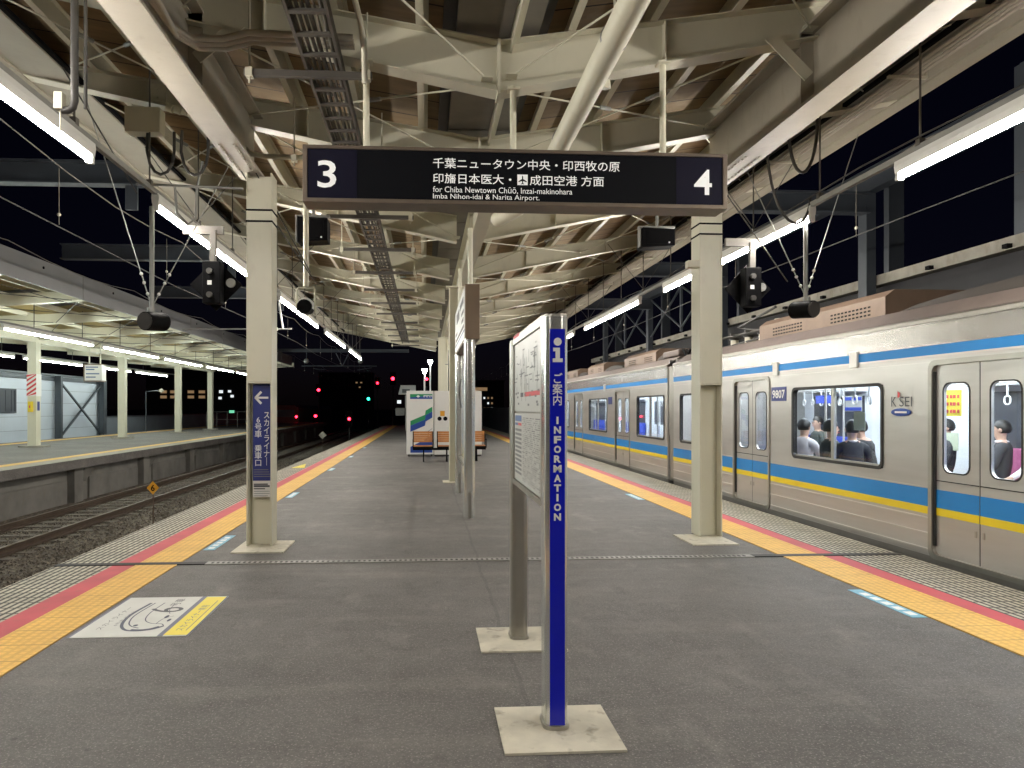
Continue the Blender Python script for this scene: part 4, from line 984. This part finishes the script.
def person(label, loc, rz, pose='sit', top='suit', bottom='suit', phone=False, lean=0.0, collar=True):
    """figure facing local +Y; loc is the floor point below the pelvis"""
    hp = .47 if pose == 'sit' else .90
    L = lean
    def up(z, y=0): return (0, y+L*z, hp+z)
    J = {'pelvis': (up(.0), (.15, .11)), 'waist': (up(.18), (.14, .105)), 'chest': (up(.40), (.165, .115)), 'shoulders': (up(.50), (.10, .085)), 'neck': (up(.57, .01), .052),
         'jaw': (up(.64, .035), (.064, .075)), 'skull': (up(.735, .02), (.078, .092)), 'crown': (up(.80, .012), (.052, .06))}
    E = [('pelvis', 'waist'), ('waist', 'chest'), ('chest', 'shoulders'), ('shoulders', 'neck'), ('neck', 'jaw'), ('jaw', 'skull'), ('skull', 'crown')]
    for s, k in ((-1, 'l'), (1, 'r')):
        if pose == 'sit': leg = [((s*.10, .06, hp-.01), .085), ((s*.12, .44, hp+.02), .065), ((s*.12, .46, .22), .05), ((s*.12, .45, .07), .04), ((s*.12, .62, .04), .035)]
        else: leg = [((s*.09, .0, hp-.05), .085), ((s*.10, .02, .50), .062), ((s*.10, -.01, .27), .052), ((s*.10, -.02, .08), .042), ((s*.11, .14, .035), .035)]
        ns = ['hip', 'knee', 'calf', 'ankle', 'toe']; prev = 'pelvis'
        for n, v in zip(ns, leg): J[n+k] = v; E.append((prev, n+k)); prev = n+k
        sh = up(.475); hand = (s*.10, .36+L*.2, hp+.30) if phone else ((s*.16, .30, hp+.13) if pose == 'sit' else (s*.23, .06, hp-.08))
        el = (s*.255, .06+L*.2, hp+.22)
        J['sh'+k] = ((s*.165, sh[1], sh[2]), .066); J['el'+k] = (el, .047); J['wr'+k] = (hand, .030)
        E += [('shoulders', 'sh'+k), ('sh'+k, 'el'+k), ('el'+k, 'wr'+k)]
    vs, fs = skin_mesh(J, E)
    B = MB().add(vs, fs, True)
    for s in (-1, 1):      # hands: palm, four fingers and a thumb
        k = 'l' if s < 0 else 'r'; w = Vector(J['wr'+k][0]); e = Vector(J['el'+k][0]); d = (w-e).normalized(); a = d.cross(Vector((0, 0, 1))).normalized()
        if a.length < .1: a = Vector((1, 0, 0))
        nrm = a.cross(d)
        B.tube([w-d*.02, w+d*.03, w+d*.085], .030, 8, .036)
        for f in range(4):
            p = w+d*.08+a*(.027-.018*f); ln = (.065, .078, .072, .056)[f]
            B.tube([p, p+d*ln*.55-nrm*.006, p+d*ln*.85-nrm*.03], .009, 6, .007)
        p = w+d*.03+a*.03*(-s); B.tube([p, p+d*.03+a*.02*(-s), p+d*.065+a*.022*(-s)], .0105, 6, .008)
    hz = hp+.72; hy = L*.73+.02
    B.tube([(0, hy+.080, hz+.008), (0, hy+.092, hz-.016), (0, hy+.101, hz-.030), (0, hy+.082, hz-.038)], .010, 6)
    for s in (-1, 1): B.sphere((s*.082, hy-.005, hz-.015), .03, 8, 6, (.35, .7, 1.1))
    o = B.build('person', 'skin'); tag(o, label, 'person', 'passengers inside the train')
    me = o.data; me.materials.append(M[top]); me.materials.append(M[bottom]); me.materials.append(M['black'])
    for p in me.polygons:
        c = p.center
        d2 = min((Vector(J['wr'+k][0])-c).length for k in 'lr')
        if c.z > hp+.555: p.material_index = 0
        elif (pose == 'sit' or abs(c.x) > .185) and (d2 < .05 or any((c-Vector(J['wr'+k][0])).dot((Vector(J['wr'+k][0])-Vector(J['el'+k][0])).normalized()) > -.01 and (c-Vector(J['wr'+k][0])).length < .2 for k in 'lr')): p.material_index = 0
        elif c.z > hp+.05 and c.y < .5 and not (pose == 'sit' and c.y > .2 and c.z < hp+.1): p.material_index = 1
        elif c.z < .07: p.material_index = 3
        else: p.material_index = 2
    h = MB(); n, m = 14, 9; v = []
    for i in range(m+1):
        th = math.pi*.70*i/m
        for k in range(n):
            ph = 2*math.pi*k/n; x, y, z = math.sin(th)*math.cos(ph), math.sin(th)*math.sin(ph), math.cos(th)
            f = max(0, y); z2 = z if z > .25 else z+(.25-z)*min(1, f*1.7)
            w_ = 1+.05*math.sin(ph*5+th*7+loc[1]*9)+.04*math.sin(ph*11+loc[0]*5); v.append((x*.088*w_, hy-.008+y*(.103-.014*f)*w_, hz+.012+z2*.108*(1+.03*math.sin(ph*7))))
    h.add(v, [(i*n+k, (i+1)*n+k, (i+1)*n+(k+1) % n, i*n+(k+1) % n) for i in range(m) for k in range(n)], True)
    h.build('hair', 'hair', o)
    e = MB()
    for s in (-1, 1): e.sphere((s*.032, hy+.085, hz+.0), .011, 8, 5)
    e.build('eyes', 'black', o)
    MB().tube([(-.022, hy+.098, hz-.065), (0, hy+.103, hz-.067), (.022, hy+.098, hz-.065)], .005, 6).build('mouth', 'ink_red', o)
    if collar:
        cz = hp+.545; cy = L*.55
        MB().prism([(-.06, cz-.15), (0, cz-.27), (.06, cz-.15), (.05, cz+.0), (-.05, cz+.0)], 'y', cy+.09, cy+.118).tube([(.06*math.cos(a*.524), cy+.012+.064*math.sin(a*.524), cz+.015) for a in range(13)], .016, 6).build('shirt_collar', 'shirt', o)
    if phone:
        MB().box(-.04, .04, hy*0+.42+L*.2, .43+L*.2, hp+.30, hp+.44).build('phone', 'black', o)
    o.location = loc; o.rotation_euler = (0, 0, R(rz)); return o
F0 = .045
person('seated passenger in a white shirt, back to the wide train window', (5.46, 10.08, F0), -60, top='shirt', bottom='suit', collar=False)
person('seated dark-haired passenger just left of the window sash', (5.44, 9.36, F0), -90, top='coat', collar=False)
person('seated passenger in a dark suit right of the window sash, looking along the train', (5.50, 8.98, F0), -20, top='suit', lean=-.12)
person('passenger in a dark suit bent over a phone at the right of the wide window', (6.0, 9.30, F0), 35, top='suit', phone=True, lean=.22)
person('seated passenger in a dark green coat at the far side of the wide window', (7.36, 13.05, F0), 90, top='coat', collar=False)
person('man in a dark suit and white collar seated behind the right-hand door window', (7.28, 8.64, F0), 40, top='suit')
person('man in a suit at the edge of the left-hand door window', (7.28, 9.60, F0), 60, top='suit')
person('seated passenger with pale sleeves at the far right of the right-hand door window', (7.28, 8.02, F0), 85, top='shirt', collar=False)
# ================================================================== opposite platform: canopy, columns, lamps
oc = thing('platform_canopy', 'far canopy with broad grey fascia and pale cross beams over the opposite platform', 'station canopy', (-15, 30, 4.2))
EX, VX, WX = -9.5, -15.0, -19.6; A0, A1 = 6.0, 52.0
def ozb(x): return 4.12+.07*abs(x-VX)
MB().prism([(EX, 4.50), (EX+.05, 4.50), (EX+.05, 5.16), (EX, 5.16)], 'y', A0, A1).prism([(EX+.05, 4.80), (EX+.056, 4.80), (EX+.056, 4.83), (EX+.05, 4.83)], 'y', A0, A1).build('fascia', 'fascia', oc)
b = MB()
for i in range(12): y = A0+.5+i*4; b.tube([(EX+.05, y, 4.98), (EX+.07, y, 4.98)], .035, 8)
b.build('fascia_bolt', 'black', oc)
MB().prism([(EX-.02, 5.0), (VX, 4.62), (VX, 4.68), (EX-.02, 5.06)], 'y', A0, A1).prism([(VX, 4.62), (WX, 4.95), (WX, 5.0), (VX, 4.68)], 'y', A0, A1).build('roof_deck', 'opp_deck', oc)
for i in range(12):
    y = 8.8+i*4.02; b = MB()
    for xa, xb in ((EX-.01, VX+.12), (VX-.12, WX)):
        za, zbb = ozb(xa), ozb(xb)
        b.prism([(xa, za), (xb, zbb), (xb, zbb+.38), (xa, za+.28)], 'y', y-.09, y+.09)
    b.build('cross_beam', 'ivory_col', oc)
for x in (-10.6, -11.9, -13.2, -14.4, -16.2, -17.6, -19): MB().box(x-.04, x+.04, A0, A1, ozb(x)+.30, ozb(x)+.44).build('purlin', 'ivory', oc)
MB().box(VX-.1, VX+.1, A0, A1, 4.02, 4.45).build('ridge_beam', 'ivory_col', oc)
b = MB()
for i in range(11):
    y = 9+i*4.02
    for (xa, xb) in ((-9.8, -12.3), (-12.3, -14.7)): b.tube([(xa, y, ozb(xa)+.03), (xb, y+3.8, ozb(xb)+.03)], .012, 5).tube([(xb, y, ozb(xb)+.03), (xa, y+3.8, ozb(xa)+.03)], .012, 5)
b.build('brace_rod', 'dark_steel', oc)
# dark openings in the ceiling boards
b = MB()
for y in (21.2, 29.6, 38.1): b.prism([(-10.7, 4.895), (-12.2, 4.795), (-12.2, 4.80), (-10.7, 4.90)], 'y', y, y+3.0)
b.build('dark_panel', 'dark_steel', oc)
for i, y in enumerate((12.6, 20.7, 28.7, 36.8, 44.9, 51.5)):
    t = thing('canopy_column', 'cream column on the opposite platform'+(' wrapped in red and white stripes' if i == 2 else ', %s one right of the striped column' % ['', '', '', 'first', 'second', 'third'][i] if i > 2 else ' left of the striped column'), 'column', (VX, y, 0), 'columns of the opposite platform')
    hcol(t, VX-.16, VX+.16, y-.17, y+.17, .02, 4.03)
    MB().box(VX-.145, VX+.145, y-.17, y-.155, .02, 4.02).build('cover_plate', 'ivory_col', t)
    MB().prism(stadium(VX, y, .95, .8, .2), 'z', .001, .06).build('base', 'concrete', t)
    if i == 2:
        MB().box(VX-.175, VX+.175, y-.19, y+.19, 1.95, 2.80).build('stripe_wrap', 'white', t)
        for fy in (y-.1915,):
            b = MB()
            for k in range(6):
                z = 1.78+k*.18; pts = [(VX-.175, max(1.95, min(2.8, z))), (VX+.175, max(1.95, min(2.8, z+.25))), (VX+.175, max(1.95, min(2.8, z+.34))), (VX-.175, max(1.95, min(2.8, z+.09)))]
                b.prism(pts, 'y', fy, fy+.001)
            b.build('red_stripes', 'ink_red', t)
        MB().box(VX-.10, VX+.06, y-.27, y-.172, 1.35, 1.75).build('emergency_box', 'yellow', t, .01)
        MB().box(VX-.04, VX+.0, y-.275, y-.27, 1.5, 1.6).build('emergency_button', 'ink_red', t)
        MB().box(VX+.162, VX+.17, y-.08, y+.08, 1.4, 1.75).build('blue_plate', 'navy', t)
words2 = ['nearest', 'second', 'third', 'fourth', 'fifth', 'sixth', 'seventh']
for (x, edge) in ((-11.5, 'front'), (-17.5, 'rear')):
    for i in range(7):
        lamp(x, 8.2+i*6.1, 3.66, 5.4, words2[i]+' cool lamp of the '+edge+' row under the opposite canopy', 'cool lamps under the opposite canopy', 'tube_cool')
    r = thing('lamp_rail', 'steel rail of the '+edge+' lamp row under the opposite canopy', 'lamp rail', (x, 20, 3.8))
    MB().box(x-.03, x+.03, 6, 52, 3.815, 3.87).build('rail', 'galv', r)
    b = MB()
    for i in range(16): b.tube([(x, 7+i*3, 3.87), (x, 7+i*3, ozb(x)+.4)], .012, 6)
    b.build('hanger', 'dark_steel', r)
os_ = thing('hanging_sign', 'small white sign hung from two rods under the opposite canopy', 'sign', (-14.0, 31.5, 2.8))
MB().box(-14.35, -13.62, 31.3, 31.75, 2.62, 3.35).build('cabinet', 'brown', os_)
MB().box(-14.30, -13.62, 31.29, 31.30, 2.66, 3.31).box(-13.62, -13.612, 31.32, 31.72, 2.66, 3.31).build('face', 'white', os_)
b = MB()
for z, w in ((3.2, .5), (3.1, .35), (2.92, .55), (2.78, .4)): b.box(-14.25, -14.25+w, 31.285, 31.29, z, z+.045)
b.build('printing', 'ink_blue', os_)
MB().tube([(-14.2, 31.5, 3.35), (-14.2, 31.5, 4.4)], .03, 8).tube([(-13.75, 31.5, 3.35), (-13.75, 31.5, 4.4)], .03, 8).build('hanger', 'ivory', os_)
# clad building behind the opposite platform
bw = thing('clad_building', 'pale blue-grey clad building with cross braced dark steel frame', 'building', (-20.4, 30, 0))
MB().box(-21.4, -20.4, 12, 46.5, -1.6, 3.25).build('wall', 'pale_wall', bw)
b = MB()
for z in (.35, 1.05, 1.75, 2.45): b.box(-20.4, -20.395, 12, 46.5, z, z+.012)
b.build('panel_joint', 'slate', bw)
MB().box(-20.42, -20.3, 12, 46.5, 3.0, 3.22).box(-20.40, -20.2, 12, 46.5, 3.255, 3.35).build('eave_beam', 'slate', bw)
w = MB().ring('x', -20.4, -20.34, (35.3, 37.3, 1.25, 2.45), (35.4, 37.2, 1.33, 2.37), .01, 1).build('window', 'slate', bw)
MB().box(-20.39, -20.38, 35.4, 37.2, 1.33, 2.37).build('pane', 'int_dark', w)
MB().box(-20.375, -20.36, 35.9, 35.95, 1.33, 2.37).box(-20.375, -20.36, 36.4, 36.45, 1.33, 2.37).box(-20.375, -20.36, 36.9, 36.95, 1.33, 2.37).build('bar', 'slate', w)
for y, w_ in ((41.0, .22), (46.4, .42)): MB().box(-20.28, -19.95, y-w_/2, y+w_/2, -1.6, 3.25).build('frame_post', 'slate', bw)
for (ya, yb_) in ((41.1, 46.2),):
    MB().bar((-20.15, ya, -.2), (-20.15, yb_, 2.9), .09, .09).bar((-20.06, ya, 2.9), (-20.06, yb_, -.2), .09, .09).build('cross_brace', 'slate', bw)
lw = thing('boundary_wall', 'low dark blue-grey wall beyond the opposite platform', 'wall', (-20.3, 65, 0))
MB().box(-20.6, -20.3, 46.7, 110, -1.6, .9).build('panel', 'dusk_wall', lw); MB().box(-20.65, -20.25, 46.7, 110, .9, .98).build('coping', 'slate', lw)
t = thing('railing', 'small white gate railing at the far end of the opposite platform', 'railing', (-15, 58, 0))
b = MB()
for x in (-17.2, -16.4, -15.6, -14.8, -14.0): b.tube([(x, 58, 0), (x, 58, 1.2)], .025, 6)
b.tube([(-17.2, 58, 1.2), (-14, 58, 1.2)], .025, 6).tube([(-17.2, 58, .6), (-14, 58, .6)], .02, 6); b.build('rails', 'galv', t)
t = thing('platform_ladder_post', 'thin post with small arm beyond the second opposite column', 'post', (-17.6, 46, 0))
MB().tube([(-17.7, 47, -.5), (-17.7, 47, 2.55), (-16.9, 47, 2.6)], .04, 8).build('post', 'slate', t); MB().prism([(-16.95, 2.6), (-16.75, 2.45), (-16.55, 2.6), (-16.75, 2.75)], 'y', 46.95, 47.0).build('plate', 'plinth', t)
# ================================================================== overhead line structures
for i, y in enumerate((12.9, 19.4, 25.9)):
    t = thing('gantry_beam', wd[i]+' grey steel gantry beam spanning between the two canopies', 'gantry beam', (-7, y, 5.5), 'gantry beams over the left tracks')
    MB().box(-9.44, EL-.06, y-.01, y+.01, 5.40, 5.74).box(-9.44, EL-.06, y-.12, y+.12, 5.37, 5.40).box(-9.44, EL-.06, y-.12, y+.12, 5.74, 5.77).build('beam', 'slate', t)
    MB().box(-5.2, -5.0, y-.03, y+.03, 4.95, 5.37).build('hanger', 'slate', t)
    t = thing('gantry_beam', wd[i]+' grey steel gantry beam over the train', 'gantry beam', (7, y, 5.3), 'gantry beams over the train')
    MB().box(ER+.06, 8.22, y-.01, y+.01, 5.14, 5.46).box(ER+.06, 8.22, y-.12, y+.12, 5.11, 5.14).box(ER+.06, 8.22, y-.12, y+.12, 5.46, 5.49).build('beam', 'slate', t)
def wires(xc, label):
    t = thing('overhead_wires', label, 'overhead wires', (xc, 20, 4.5)); b = MB()
    b.tube([(xc+.15*math.sin(i*1.7), -4+i*6.5, 4.06) for i in range(20)], .009, 6)
    b.build('contact_wire', 'cable', t); b = MB(); m_ = []
    for i in range(20):
        for k in range(4): m_.append((xc, -4+i*6.5+k*1.625, 4.98-.16*math.sin(math.pi*k/4)))
    b.tube(m_, .009, 6); b.build('messenger_wire', 'cable_g', t); 
    for i in range(26): y = 2+i*4.2; d = MB().tube([(xc, y, 4.06), (xc, y, 4.85)], .006, 5).build('dropper', 'cable_g', t); MB().sphere((xc, y, 4.2), .025, 8, 5).build('insulator', 'plinth', d)
wires(-5.1, 'overhead wires above the track beside the left platform edge')
wires(-8.63, 'overhead wires along the eave of the opposite canopy')
wires(6.45, 'overhead wires above the train roof')
t = thing('catenary_bracket', 'dim steel crossbar with V hanger and ball insulators over the left tracks', 'catenary bracket', (-5.2, 45, 4))
MB().tube([(-7.6, 45, 4.1), (-3.0, 45, 4.1)], .035, 8).tube([(-5.1, 45, 4.1), (-5.5, 45, 4.9)], .03, 6).tube([(-5.1, 45, 4.1), (-4.7, 45, 4.9)], .03, 6).box(-11, -1, 44.95, 45.05, 4.95, 5.15).build('crossbar', 'slate', t)
MB().sphere((-7.3, 45, 4.4), .16, 10, 8).sphere((-4.0, 45, 4.4), .16, 10, 8).build('insulator', 'galv', t)
MB().tube([(-7.3, 45, 4.4), (-7.3, 45, 4.95)], .02, 6).tube([(-4.0, 45, 4.4), (-4.0, 45, 4.95)], .02, 6).tube([(-6.9, 45, 3.95), (-6.2, 45, 3.85)], .02, 6).tube([(-4.2, 45, 3.85), (-3.3, 45, 4.0)], .02, 6).build('rod', 'slate', t)
t = thing('catenary_bracket', 'thin registration arm with white insulator left of the signed column', 'catenary bracket', (-4.8, 17, 3.4))
MB().tube([(-5.6, 17.0, 3.32), (-3.1, 17.0, 3.34)], .016, 8).tube([(-3.3, 17.0, 3.34), (-3.5, 17.0, 4.8)], .022, 8).build('arm', 'galv', t)
MB().tube([(-3.75, 17, 3.333), (-3.42, 17, 3.336)], .04, 10).build('insulator', 'ivory', t)
# right-hand barrier, frames
BX = 8.3
nb = thing('noise_barrier', 'dark barrier wall with pale coping behind the train', 'wall', (BX+.4, 15, 0))
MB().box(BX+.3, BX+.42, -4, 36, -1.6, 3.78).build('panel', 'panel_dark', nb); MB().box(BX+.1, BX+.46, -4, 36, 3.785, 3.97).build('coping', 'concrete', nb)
b = MB()
for i in range(24): b.box(BX+.02, BX+.1, -3+i*1.6, -2.9+i*1.6, 3.80, 3.86)
b.build('clip', 'black', nb)
for i, y in enumerate((6.3, 13.0, 19.55, 26.1, 32.6)):
    t = thing('steel_frame_post', wd[i]+' grey steel post standing on the barrier behind the train', 'post', (BX, y, 3), 'steel posts behind the train')
    MB().box(BX-.12, BX+.06, y-.13, y+.13, -1.6, 5.5).box(BX+.5, BX+.8, y+.15, y+.3, -1.6, 5.9).build('post', 'slate', t)
t = thing('steel_frame_post', 'slender grey post at the right edge of the photo behind the train', 'post', (BX+.2, 9.75, 3))
MB().box(BX+.14, BX+.24, 9.6, 9.72, 3.975, 6.4).box(BX+.16, BX+.22, 9.72, 9.84, 3.975, 6.4).build('post', 'slate', t)
t = thing('longitudinal_beam', 'grey steel beam running along the posts above the train', 'beam', (BX, 15, 5.2))
MB().box(BX-.14, BX+.08, 2, 34, 5.505, 5.53).box(BX-.04, BX-.02, 2, 34, 5.53, 5.9).box(BX-.14, BX+.08, 2, 34, 5.9, 5.93).build('beam', 'slate', t)
t = thing('braced_frame', 'cross braced steel frame right of the plain column, over the train', 'steel frame', (BX, 22, 4.5))
for (ya, yb_) in ((19.7, 25.9), (26.3, 32.4)):
    ym = (ya+yb_)/2
    MB().box(BX-.06, BX+.0, ym-.06, ym+.06, 3.98, 5.5).bar((BX-.03, ya, 4.1), (BX-.03, ym, 5.45), .05).bar((BX-.03, ya, 5.45), (BX-.03, ym, 4.1), .05).bar((BX-.03, ym, 4.1), (BX-.03, yb_, 5.45), .05).bar((BX-.03, ym, 5.45), (BX-.03, yb_, 4.1), .05).build('brace', 'slate', t)
fb = thing('boundary_wall', 'low dark wall along the tracks far ahead on the right', 'wall', (BX, 70, 0))
MB().box(BX, BX+.3, 36.2, 160, -1.6, 1.55).build('panel', 'dusk_wall', fb)
b = MB()
for i in range(60): b.box(BX-.01, BX, 36.3+i*2, 36.36+i*2, -1.6, 1.55)
b.build('panel_joint', 'slate', fb)
# ================================================================== lineside things
t = thing('track_marker', 'yellow diamond stop marker with black 6 on a thin post in the ballast', 'track marker', (-6.46, 17.6, -1.3))
mx, my = -6.46, 17.6
MB().tube([(mx, my, -1.4), (mx, my, -.55)], .018, 8).build('post', 'rail', t)
MB().prism([(mx-.145, -.40), (mx, -.56), (mx+.145, -.40), (mx, -.24)], 'y', my-.03, my-.018).build('plate', 'orange', t)
text('6', 'black', t, (mx, my-.032, -.475), height=.15, width=.09, align='CENTER', bold=.02)
t = thing('track_marker', 'small pale diamond marker far along the left tracks', 'track marker', (-6.6, 47, -1.3))
MB().tube([(-6.6, 47, -1.4), (-6.6, 47, -.3)], .025, 8).build('post', 'rail', t)
MB().prism([(-6.85, -.25), (-6.6, -.5), (-6.35, -.25), (-6.6, 0)], 'y', 46.97, 47).build('plate', 'plinth', t)
def signal(x, y, z, col, label, r=.2):
    t = thing('railway_signal', label, 'railway signal', (x, y, -1.3), 'distant railway signals')
    MB().tube([(x, y+.2, -1.6), (x, y+.2, z+.3)], .07, 8).build('post', 'dark_steel', t)
    MB().box(x-.32, x+.32, y+.02, y+.2, z-.7, z+.7).build('signal_head', 'black', t, .05)
    MB().sphere((x, y, z), r*.72, 12, 8, (1, .5, 1)).build('lamp', col, t)
for a in ((-3.55, 80, 4.75, 'signal_red', 'brightest red signal, just left of the pale equipment box', .26), (-5.9, 90, 4.6, 'signal_red', 'smaller red signal left of the brightest one', .2), (-12.4, 85, 3.6, 'signal_red', 'red signal standing alone far to the left of the others', .24),
          (-7.4, 95, 2.7, 'signal_green', 'green signal below the red ones', .24), (-12.0, 80, .62, 'signal_red', 'low red signal near the ground at far left', .22), (-6.25, 60, .6, 'signal_red', 'low red signal in the track right of the other low one', .17), (.15, 70, 4.3, 'signal_red', 'red signal half hidden behind the middle columns', .2)): signal(*a)
def post_lamp(x, y, z, label):
    t = thing('post_lamp', label, 'street lamp', (x, y, 0), 'white post lamps')
    MB().tube([(x, y, 0), (x, y, z-.15)], .05, 10, .04).build('post', 'lampwhite', t)
    MB().prism([(x-.13, z+.08), (x+.13, z+.08), (x+.06, z-.12), (x-.06, z-.12)], 'y', y-.14, y+.14).build('lamp_head', 'lamp_head', t)
post_lamp(-.02, 36, 3.35, 'white post lamp left of the middle column, the lower of two')
post_lamp(.28, 38.5, 3.95, 'white post lamp close beside the middle column, the taller of two')
t = thing('equipment_box', 'pale grey hooded box on a post far along the platform', 'equipment box', (-1.2, 48, 0))
MB().tube([(-1.2, 48.2, 0), (-1.2, 48.2, 2.35)], .13, 10).build('post', 'galv', t)
MB().prism([(-1.75, 2.4), (-.62, 2.4), (-.62, 3.0), (-1.6, 3.0)], 'y', 47.6, 48.6).build('hood', 'lampwhite', t)
MB().box(-1.5, -1.0, 47.58, 47.6, 2.5, 2.75).build('vent', 'ink_l', t)
MB().box(-1.95, -1.35, 48.0, 48.1, 1.0, 1.5).build('plate', 'galv', t)
MB().box(-2.15, -1.85, 56, 56.1, 1.85, 2.1).build('lit_plate', 'lit_white', t)
# distant train and buildings in the dark
t = thing('stopped_train', 'train end at far left painted dark red for a glow, with added red lamp', 'train', (-18, 75, -1))
MB().prism([(-20.0, -.9), (-14.2, -.9), (-14.2, 1.4), (-14.6, 1.8), (-19.6, 1.8), (-20.0, 1.4)], 'y', 82, 110).build('body', paint('red_glow_body', (.10, .008, .008), .5), t)  # red glow painted into the body colour
MB().box(-19.6, -17.4, 81.97, 82, .5, 1.3).box(-16.8, -14.6, 81.97, 82, .5, 1.3).build('windscreen', 'int_dark', t)
MB().sphere((-13.9, 79, .55), .13, 10, 6).build('added_red_lamp', 'signal_red', t)  # red lamp added to throw a glow on the train end
def building(x, y, w, h, label, spots, mt='lit_window'):
    t = thing('distant_building', label, 'building', (x, y, -1.6))
    MB().box(x-w/2, x+w/2, y, y+8, -1.6, h).prism([(x-w/2-.2, h), (x+w/2+.2, h), (x+w/2+.2, h+.3), (x-w/2-.2, h+.3)], 'y', y-.2, y+8.2).build('wall', 'building', t)
    for (dx, z, ww, hh, m_) in spots: MB().box(x+dx, x+dx+ww, y-.05, y, z, z+hh).build('window', m_ or mt, t)
building(-42, 130, 14, 9, 'unlit building with orange windows beyond the opposite columns', [(dx, z, 1.1, .5, None) for dx in (-4.5, -2.8, .2, 2.1) for z in (3.2, 4.1)])
building(-30, 118, 9, 8, 'dark building with a green sign and white windows left of the signed column', [(-3, 3.9, .6, .45, 'lit_white'), (-1.6, 4.0, .5, .35, 'lit_white'), (-1.2, 3.2, .5, .4, 'lit_white'), (-3.1, 2.9, .5, .4, 'lit_white'), (-1.4, .4, .8, .7, 'lit_green')])
random.seed(5)
building(12.5, 150, 8, 7, 'small lit building seen right of the polished posts', [(-2.7+dx*.8, z, .35, .4, 'lit_window' if (dx+int(z)) % 3 else 'lit_white') for dx in range(6) for z in (1.2, 2.3, 3.4) if random.random() < .7]+[(-2.7, 5.1, 3.2, .7, None)])
building(-24, 220, 16, 12, 'distant block with a few faint windows above the left tracks', [(3, 9, .6, .4, None), (4.4, 9, .6, .4, None), (4, 7.6, .5, .4, None)])
building(60, 240, 40, 12, 'long dark block far behind the train', [(-14, 6, .8, .6, None), (-11, 6, .8, .6, None)])
